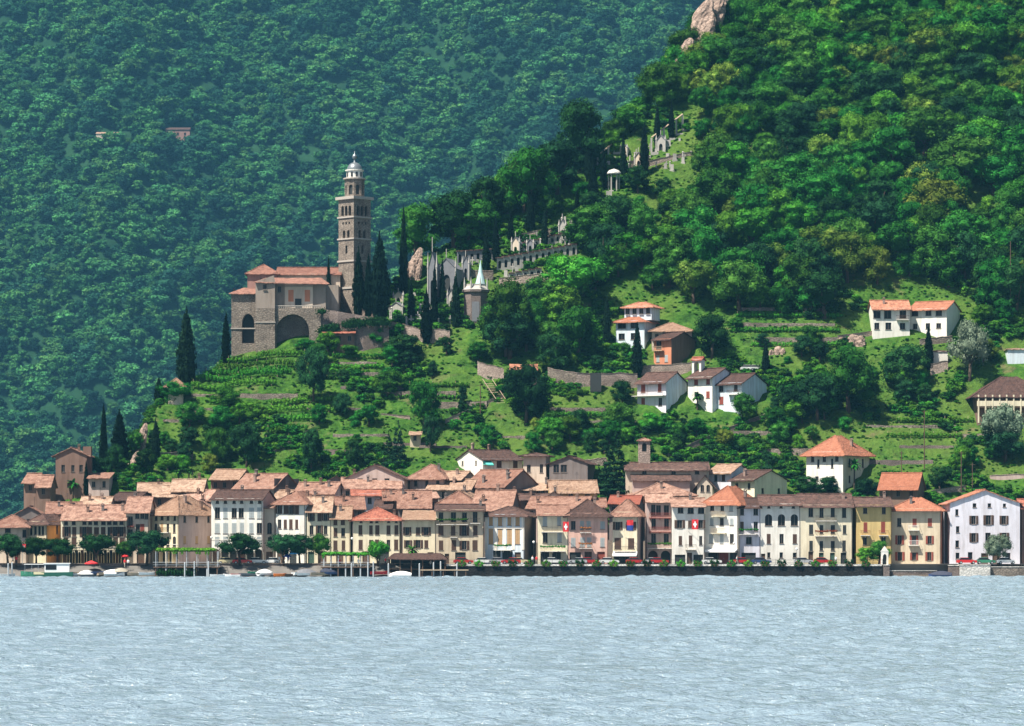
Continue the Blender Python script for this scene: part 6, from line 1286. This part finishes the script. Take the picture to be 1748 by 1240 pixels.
# cypresses
for px, b, t, w_, lb in ((755, 525, 446, 11, 'thin cypress between the gothic chapel and the grey mausoleum'), (702, 552, 484, 13, 'cypress right of the small pale chapel'), (846, 446, 372, 13, 'cypress at the upper arcade start'), (985, 398, 328, 13, 'cypress at the long arcade right end'), (1030, 326, 256, 13, 'cypress left of the domed pavilion'), (1064, 304, 236, 12, 'cypress right of the domed pavilion'), (1122, 254, 182, 12, 'cypress at the foot of the pillared stair'), (1146, 238, 176, 11, 'cypress halfway up the pillared stair'), (872, 425, 362, 12, 'cypress behind the cream tomb house'), (930, 425, 360, 12, 'cypress behind the upper terrace arcade'), (318, 655, 527, 32, 'broad tall dark cypress at the vineyard end'), (386, 600, 518, 15, 'cypress at the left corner of the hill church'), (561, 522, 424, 11, 'slim cypress in front of the hill church nave'), (612, 528, 428, 20, 'dark cypress touching the bell tower'),
                         (629, 530, 440, 18, 'cypress squeezed between two others by the bell tower'), (648, 535, 404, 34, 'broadest cypress right of the bell tower'), (689, 505, 360, 15, 'very slender tall cypress in front of the pale rock'), (728, 586, 498, 20, 'cypress in front of the cemetery retaining wall'),
                         (177, 778, 666, 15, 'slender cypress on the rocky point'), (204, 755, 670, 28, 'stouter cypress beside the slender one on the point'), (271, 660, 616, 16, 'small cypress left of the hut'), (266, 790, 718, 16, 'cypress low on the slope beside the rock slab'),
                         (1088, 645, 556, 18, 'cypress in front of the salmon house'), (1036, 590, 508, 15, 'cypress left of the round corner villa'), (1307, 645, 582, 14, 'small cypress beside the white cars'), (1005, 312, 224, 14, 'cypress at the upper cemetery stairs'), (1100, 300, 214, 16, 'cypress below the ruined columns'), (1012, 360, 276, 18, 'cypress below the domed pavilion'),
                         (830, 470, 396, 14, 'cypress at the cemetery arcade end'), (778, 560, 470, 16, 'cypress beside the spired mausoleum'), (905, 400, 330, 16, 'cypress above the cemetery arcade'), (742, 560, 455, 12, 'thin cypress among cemetery chapels'), (147, 850, 790, 10, 'thin cypress among the hamlet roofs'), (1585, 640, 560, 18, 'cypress below the twin house'), (965, 300, 235, 16, 'cypress on the wooded ridge')):
    T('cypress', 'leaf_cypress', px, b + (10 if px in (612, 629, 648) else 0), t, w_, lb, int(px) % 2, **({'d': 121.5} if px in (612, 629, 648) else {}))
# conifers and single trees
T('conifer', 'leaf_conifer', 1050, 850, 742, 74, 'tall dark conifer among the village roofs', 1)
T('conifer', 'leaf_conifer', 680, 798, 722, 34, 'dark conifer beside the hipped pink roof', 2)
T('conifer', 'leaf_conifer', 664, 790, 738, 24, 'smaller dark conifer of the terrace pair', 2)
SING = [('bush', 'leaf', 524, 602, 578, 40, 'leafy bush under the great blind arch'), ('bush', 'leaf_dark', 622, 588, 552, 44, 'dark shrub against the forecourt wall'), ('bush', 'leaf', 648, 590, 556, 40, 'green shrub at the forecourt wall end'), ('bush', 'leaf_bright', 596, 612, 588, 36, 'bright shrub right of the farmhouse'), ('broad', 'leaf_dark', 535, 690, 596, 58, 'dark tree below the farmhouse'), ('broad', 'leaf_dark', 898, 725, 618, 84, 'big dark tree on the sunny meadow'), ('tall', 'leaf_dark', 735, 775, 708, 38, 'dark tree in front of the garden hut'), ('broad', 'leaf', 725, 735, 650, 66, 'spreading tree in the middle of the terraces'),
        ('tall', 'leaf_dark', 532, 815, 732, 46, 'dark tree at the foot of the vineyard'), ('broad', 'leaf_dark', 420, 800, 720, 60, 'dark tree above the grey gabled house'), ('broad', 'leaf', 370, 800, 728, 52, 'tree above the stepped roofs'), ('tall', 'leaf_dark', 790, 700, 658, 24, 'small upright tree on the meadow'), ('tall', 'leaf_dark', 738, 650, 616, 22, 'small round tree in the bright grass'),
        ('broad', 'leaf_bright', 560, 606, 565, 44, 'bright bush under the church terrace'), ('broad', 'leaf_dark', 690, 620, 570, 70, 'low dark tree below the retaining wall'), ('broad', 'leaf', 665, 680, 632, 52, 'rounded tree on the terraces below the retaining wall'), ('tall', 'leaf', 545, 730, 690, 34, 'tree at the right end of the vineyard rows'), ('broad', 'leaf_yellow', 1185, 520, 442, 86, 'yellow flowering chestnut above the low villa'),
        ('broad', 'leaf_dark', 1215, 612, 535, 70, 'blue-green tree right of the salmon house'), ('broad', 'leaf_dark', 1062, 690, 650, 46, 'clipped dark tree left of the white balcony house'), ('willow', 'leaf_silver', 1655, 650, 555, 76, 'silvery tree right of the flat white garage'), ('willow', 'leaf_silver', 1712, 782, 692, 80, 'silvery olive tree below the chalet'), ('broad', 'leaf', 1450, 706, 592, 110, 'wide tree in front of the twin house'),
        ('broad', 'leaf_dark', 1545, 668, 590, 90, 'dark wide tree left of the garage'), ('broad', 'leaf_dark', 1395, 720, 640, 80, 'dark tree at the meadow top'), ('broad', 'leaf_dark', 1345, 725, 655, 60, 'dark tree right of the white gable'), ('broad', 'leaf_dark', 1376, 845, 812, 42, 'round clipped bush left below the villa'), ('broad', 'leaf_dark', 1412, 848, 815, 44, 'round clipped bush in front of the villa'), ('broad', 'leaf_dark', 1480, 852, 818, 44, 'bush right below the villa'),
        ('broad', 'leaf_dark', 1605, 842, 795, 48, 'dark shrub mass right of the russet house'), ('broad', 'leaf_dark', 1715, 790, 735, 70, 'shadowy tree below the chalet'), ('tall', 'leaf', 1660, 800, 762, 34, 'light tree on the right meadow'), ('broad', 'leaf_dark', 775, 425, 332, 110, 'great dark tree over the cemetery chapels'), ('broad', 'leaf_dark', 830, 392, 300, 80, 'dark tree beside the great one on the ridge'), ('broad', 'leaf', 900, 375, 248, 100, 'large tree on the ridge above the arcade'), ('broad', 'leaf_dark', 990, 290, 170, 100, 'high dark tree on the ridge skyline'),  # great dark tree: its shade is put into the darker leaf colour
        ('broad', 'leaf', 865, 610, 480, 95, 'big tree right of the spired mausoleum'), ('broad', 'leaf', 930, 545, 470, 90, 'tree in front of the arcade wall'), ('broad', 'leaf', 985, 615, 520, 80, 'tree left of the round corner villa'), ('broad', 'leaf_dark', 945, 640, 570, 70, 'dark tree above the stone doorway wall'), ('broad', 'leaf', 1270, 720, 672, 50, 'tree in front of the white gable'), ('bush', 'leaf', 300, 690, 648, 60, 'leafy trees around the hut'),
        ('tall', 'leaf_dark', 602, 800, 748, 32, 'tree on the yellow grass above the russet gable'), ('broad', 'leaf_dark', 195, 815, 760, 40, 'dark shrubs above the salmon house'), ('broad', 'leaf_dark', 165, 812, 775, 34, 'dark ivy tree on the garden wall'), ('broad', 'leaf', 630, 730, 690, 40, 'tree left of the dark conifers'), ('broad', 'leaf_dark', 585, 715, 670, 36, 'bushy tree beside the vineyard')]
for i, (kd, m_, px, b, t, w_, lb) in enumerate(SING): T(kd, m_, px, b, t, w_, lb, i % 4)
def inpoly(x, y, poly):
    c = False; n = len(poly)
    for i in range(n):
        (x1, y1), (x2, y2) = poly[i], poly[i - 1]
        if (y1 > y) != (y2 > y) and x < (x2 - x1) * (y - y1) / (y2 - y1) + x1: c = not c
    return c
WOOD = [(700, 470), (720, 375), (840, 330), (960, 260), (1040, 215), (1090, 160), (1120, 100), (1180, 20), (1190, -140), (1900, -140), (1900, 520), (1720, 560), (1650, 500), (1480, 500), (1430, 560), (1290, 545), (1180, 500), (1130, 520), (1020, 500), (1010, 600), (850, 620), (820, 560), (990, 440), (990, 400), (840, 400), (760, 440)]
MEADOWS = [[(580, 610), (660, 590), (660, 640), (560, 670)], [(700, 640), (850, 640), (840, 700), (760, 700), (700, 690)], [(820, 700), (1060, 670), (1070, 740), (850, 745)], [(1450, 730), (1600, 690), (1748, 640), (1748, 690), (1640, 760), (1600, 840), (1500, 800)], [(1290, 500), (1430, 490), (1480, 560), (1350, 640), (1260, 600)], [(470, 690), (600, 690), (590, 780), (480, 790)], [(340, 610), (540, 600), (520, 680), (330, 690)]]
CLEARING = [[(835, 395), (990, 368), (1005, 440), (985, 515), (850, 520), (835, 440)], [(1095, 195), (1190, 178), (1195, 330), (1100, 335)], [(1012, 270), (1085, 262), (1085, 375), (1015, 380)], [(1130, -40), (1222, -40), (1222, 50), (1185, 100), (1130, 105)], [(640, 480), (760, 420), (850, 480), (840, 560), (760, 600), (640, 560)]]
rnd = random.Random(11); pts = []
y = 92.0
while y < 330:
    x = -40.0
    while x < 190:
        q = on_ground(x + rnd.uniform(-2.2, 2.2), y + rnd.uniform(-2.2, 2.2)); px, py = to_px(q)
        if -40 < px < 1830 and py > -110 and inpoly(px, py, WOOD) and not any(inpoly(px, py, c_) for c_ in CLEARING) and clear(q.x, q.y, 3): pts.append(q)
        x += 5.6
    y += 5.2
# separate trees on the terraces and meadows
SLOPES = [([(238, 700), (300, 668), (370, 680), (450, 690), (448, 790), (500, 815), (380, 820), (240, 835), (225, 790)], .45), ([(560, 640), (700, 600), (760, 640), (900, 620), (920, 720), (760, 760), (600, 800), (540, 760)], .22), ([(1150, 725), (1340, 690), (1430, 760), (1380, 810), (1180, 790), (1050, 735)], .5),
          ([(1350, 640), (1600, 620), (1610, 690), (1480, 720), (1370, 770)], .8), ([(780, 750), (930, 730), (1070, 740), (1070, 790), (900, 775), (790, 795)], .75), ([(1600, 790), (1748, 690), (1748, 850), (1620, 840)], .3), ([(960, 560), (1060, 590), (1090, 640), (930, 640), (850, 620)], .7), ([(1190, 560), (1290, 545), (1430, 560), (1480, 590), (1350, 640), (1200, 610)], .4), ([(640, 560), (760, 590), (830, 600), (820, 640), (640, 610)], .5), ([(470, 590), (640, 575), (660, 640), (520, 660)], .35), ([(1640, 560), (1748, 540), (1748, 660), (1640, 690)], .55)]
spts = []; y = 48.0
while y < 150:
    x = -115.0
    while x < 150:
        q = on_ground(x + rnd.uniform(-2, 2), y + rnd.uniform(-2, 2)); px, py = to_px(q)
        for pl_, pr in SLOPES:
            if inpoly(px, py, pl_) and rnd.random() < pr and clear(q.x, q.y, 1.2) and not (440 < px < 600 and 680 < py < 800): spts.append(q); break
        x += 4.6
    y += 4.6
rnd.shuffle(pts); pts.sort(key=lambda q: q.y + (60 if not (-20 < to_px(q)[0] < 1768 and to_px(q)[1] > -30) else 0))
KINDS = [('broad', 'leaf', 'full green chestnut'), ('tall', 'leaf_dark', 'dark upright tree'), ('broad', 'leaf_bright', 'light green tree'), ('broad', 'leaf_yellow', 'yellow-green flowering tree'), ('bush', 'leaf', 'low spreading tree')]
MARKS = [(1560, 545, 'in the wood around the white twin house'), (1100, 540, 'in the wood behind the round corner villa'), (1185, 470, 'near the yellow flowering chestnut'), (1175, 60, 'on the ridge beside the rock crag'), (1140, 230, 'around the pillared stair'), (1000, 240, 'on the ridge skyline above the pavilion'), (915, 430, 'around the cemetery arcade'), (880, 540, 'right of the spired mausoleum'), (1400, 100, 'high in the steep wood above the clearing'), (1650, 100, 'in the highest right part of the wood'), (1350, 300, 'in the middle of the steep wood'), (1600, 330, 'in the steep wood above the twin house'), (1380, 460, 'in the wood above the terraced meadow'), (1730, 460, 'in the wood around the masts'),
         (330, 740, 'on the slope above the stepped roofs'), (450, 760, 'left of the vineyard block'), (620, 720, 'on the terraces around the dark conifers'), (820, 680, 'beside the wooden stair'), (930, 770, 'above the white green-awning house'), (1240, 760, 'above the village church'), (1450, 680, 'in front of the twin house'), (1690, 780, 'on the right meadow below the chalet'), (1010, 620, 'above the stone doorway wall'), (1300, 590, 'on the meadow around the white cars'), (720, 590, 'below the cemetery retaining wall'), (540, 610, 'below the church terrace'), (1700, 610, 'by the low pale blue building')]
rest = []
def wood_tree(q, hmin, hmax, wide):
    t = rnd.random(); ki = 0 if t < .45 else 1 if t < .70 else 2 if t < .87 else 3 if t < .92 else 4
    kd, m_, lb = KINDS[ki]; hh = rnd.uniform(hmin, hmax) * (.65 if ki == 4 else 1); ww = hh * rnd.uniform(*wide); px, py = to_px(q)
    mk = min(MARKS, key=lambda m: (m[0] - px) ** 2 + (m[1] - py) ** 2)[2]
    tree(kd, m_, q - Vector((0, 0, .5)), hh, ww, lb + ' ' + mk, rnd.randrange(4), group=lb + 's ' + mk, name=('chestnut_tree', 'broadleaf_tree', 'broadleaf_tree', 'flowering_tree', 'small_tree')[ki])
for q in spts: wood_tree(q, 3.2, 7.0, (.8, 1.2))
for i, q in enumerate(pts):
    px, py = to_px(q); near_stair = 960 < px < 1215 and 170 < py < 400
    if i < 270: wood_tree(q, 5 if near_stair else 6, 8 if near_stair else 14.5, (.75, 1.1 if near_stair else 1.25))
    else: hh = rnd.uniform(7.5, 12.5); rest.append((q.x, q.y, q.z - .6, hh * rnd.uniform(.8, 1.2), hh, rnd.uniform(0, 6.28), rnd.randrange(6)))
print('SLOPE', len(spts))
WP = [proto(*a)[0] for a in (('broad', None, 'leaf', 0), ('broad', None, 'leaf', 1), ('tall', None, 'leaf_dark', 2), ('broad', None, 'leaf_bright', 3), ('broad', None, 'leaf_yellow', 1), ('bush', None, 'leaf', 0))]
print('WOOD', len(pts), len(rest))
if rest: scatter('woodland', rest, WP)
# shrubs and rank growth on the open slopes
und = []
BUSH = [leaf_mesh('shrub', m_, crown_blobs(s_, 7, .5, .4, .4, (.18, .3)), 900, .075, s_) for m_, s_ in (('leaf', 21), ('leaf_dark', 22), ('leaf_bright', 23), ('leaf_bright', 24), ('leaf', 25))]
for i in range(34000):
    x, y = rnd.uniform(-115, 150), 40 + 190 * rnd.random() ** .9
    q = on_ground(x, y); px, py = to_px(q)
    if not (-20 < px < 1770) or not clear(x, y, .3): continue
    nz = math.sin(x * .13 + 2 * math.sin(y * .09)) + math.sin(y * .21 + x * .07) + .6 * math.sin(x * .4 + y * .33)
    mead = any(inpoly(px, py, m) for m in MEADOWS); dense = nz > (1.7 if mead else .55 if px < 900 else .3)
    if y > 165 and not any(inpoly(px, py, c_) for c_ in CLEARING): continue
    if not dense and rnd.random() < (.3 if mead else .2): continue
    s_ = rnd.uniform(1.2, 3.0) if dense else rnd.uniform(.4, 1.1)
    und.append((q.x, q.y, q.z - .1 * s_, s_ * 1.1, s_ * (.8 if dense else .5), rnd.uniform(0, 6.28), rnd.choice((0, 0, 1, 4, 2, 3) if dense else (2, 3, 3, 0, 2))))
print('UND', len(und))
scatter('undergrowth', und, BUSH)
# forest of the far mountain
FAR = [leaf_mesh('far_crown', m_, crown_blobs(s_, 13, .5, .5, .44, (.13, .26)), 1000, .058, s_, core=.78) for m_, s_ in (('leaf_far', 31), ('leaf_far', 32), ('leaf_far_dark', 33), ('leaf_far', 34), ('leaf_far', 35))]
rs = np.random.default_rng(5); far = []
y = 1500.0
while y < 2420:
    half = 330 + (y - 1500) * .07
    xs_ = np.arange(-half * 1.15, half * .9, 7.4); xs_ = xs_ + rs.uniform(-4, 4, len(xs_)); ys_ = y + rs.uniform(-4, 4, len(xs_)); zs_ = MZ(xs_, ys_)
    for a, b, c_ in zip(xs_, ys_, zs_):
        px, py = to_px((a, b, c_))
        if px > 1300 or py < -60 or px < -60 or py > 930 or (px > 700 and py > 560): continue
        if (274 < px < 334 and 218 < py < 252) or (155 < px < 212 and 222 < py < 246): continue
        hh = 5.5 + 11 * rs.random() ** 1.7; ww = hh * rs.uniform(.95, 1.35)
        far.append((a, b, c_ - 1.2, ww, hh, rs.uniform(0, 6.28), 2 if math.sin(a * .02 + 1.5 * math.sin(b * .013)) + .6 * math.sin(a * .07 - b * .05) + rs.normal(0, .5) > .9 else int(rs.integers(0, 5))))
    y += 6.8
print('FAR', len(far))
scatter('forest', far, FAR)

# ------------------------------------------------------------------ summer haze over the lake
mh = bpy.data.materials.new('haze'); mh.use_nodes = True; nh = mh.node_tree; nh.nodes.remove(nh.nodes['Principled BSDF'])
pv = nh.nodes.new('ShaderNodeVolumePrincipled'); pv.inputs['Color'].default_value = (.16, .50, .80, 1); pv.inputs['Density'].default_value = 0.58e-4
nh.links.new(pv.outputs[0], nh.nodes['Material Output'].inputs['Volume'])
MATS['haze'] = mh
tag(MB().box(-3300, 3300, -1600, 2800, -50, 800).build('haze', 'haze'), kind='stuff')
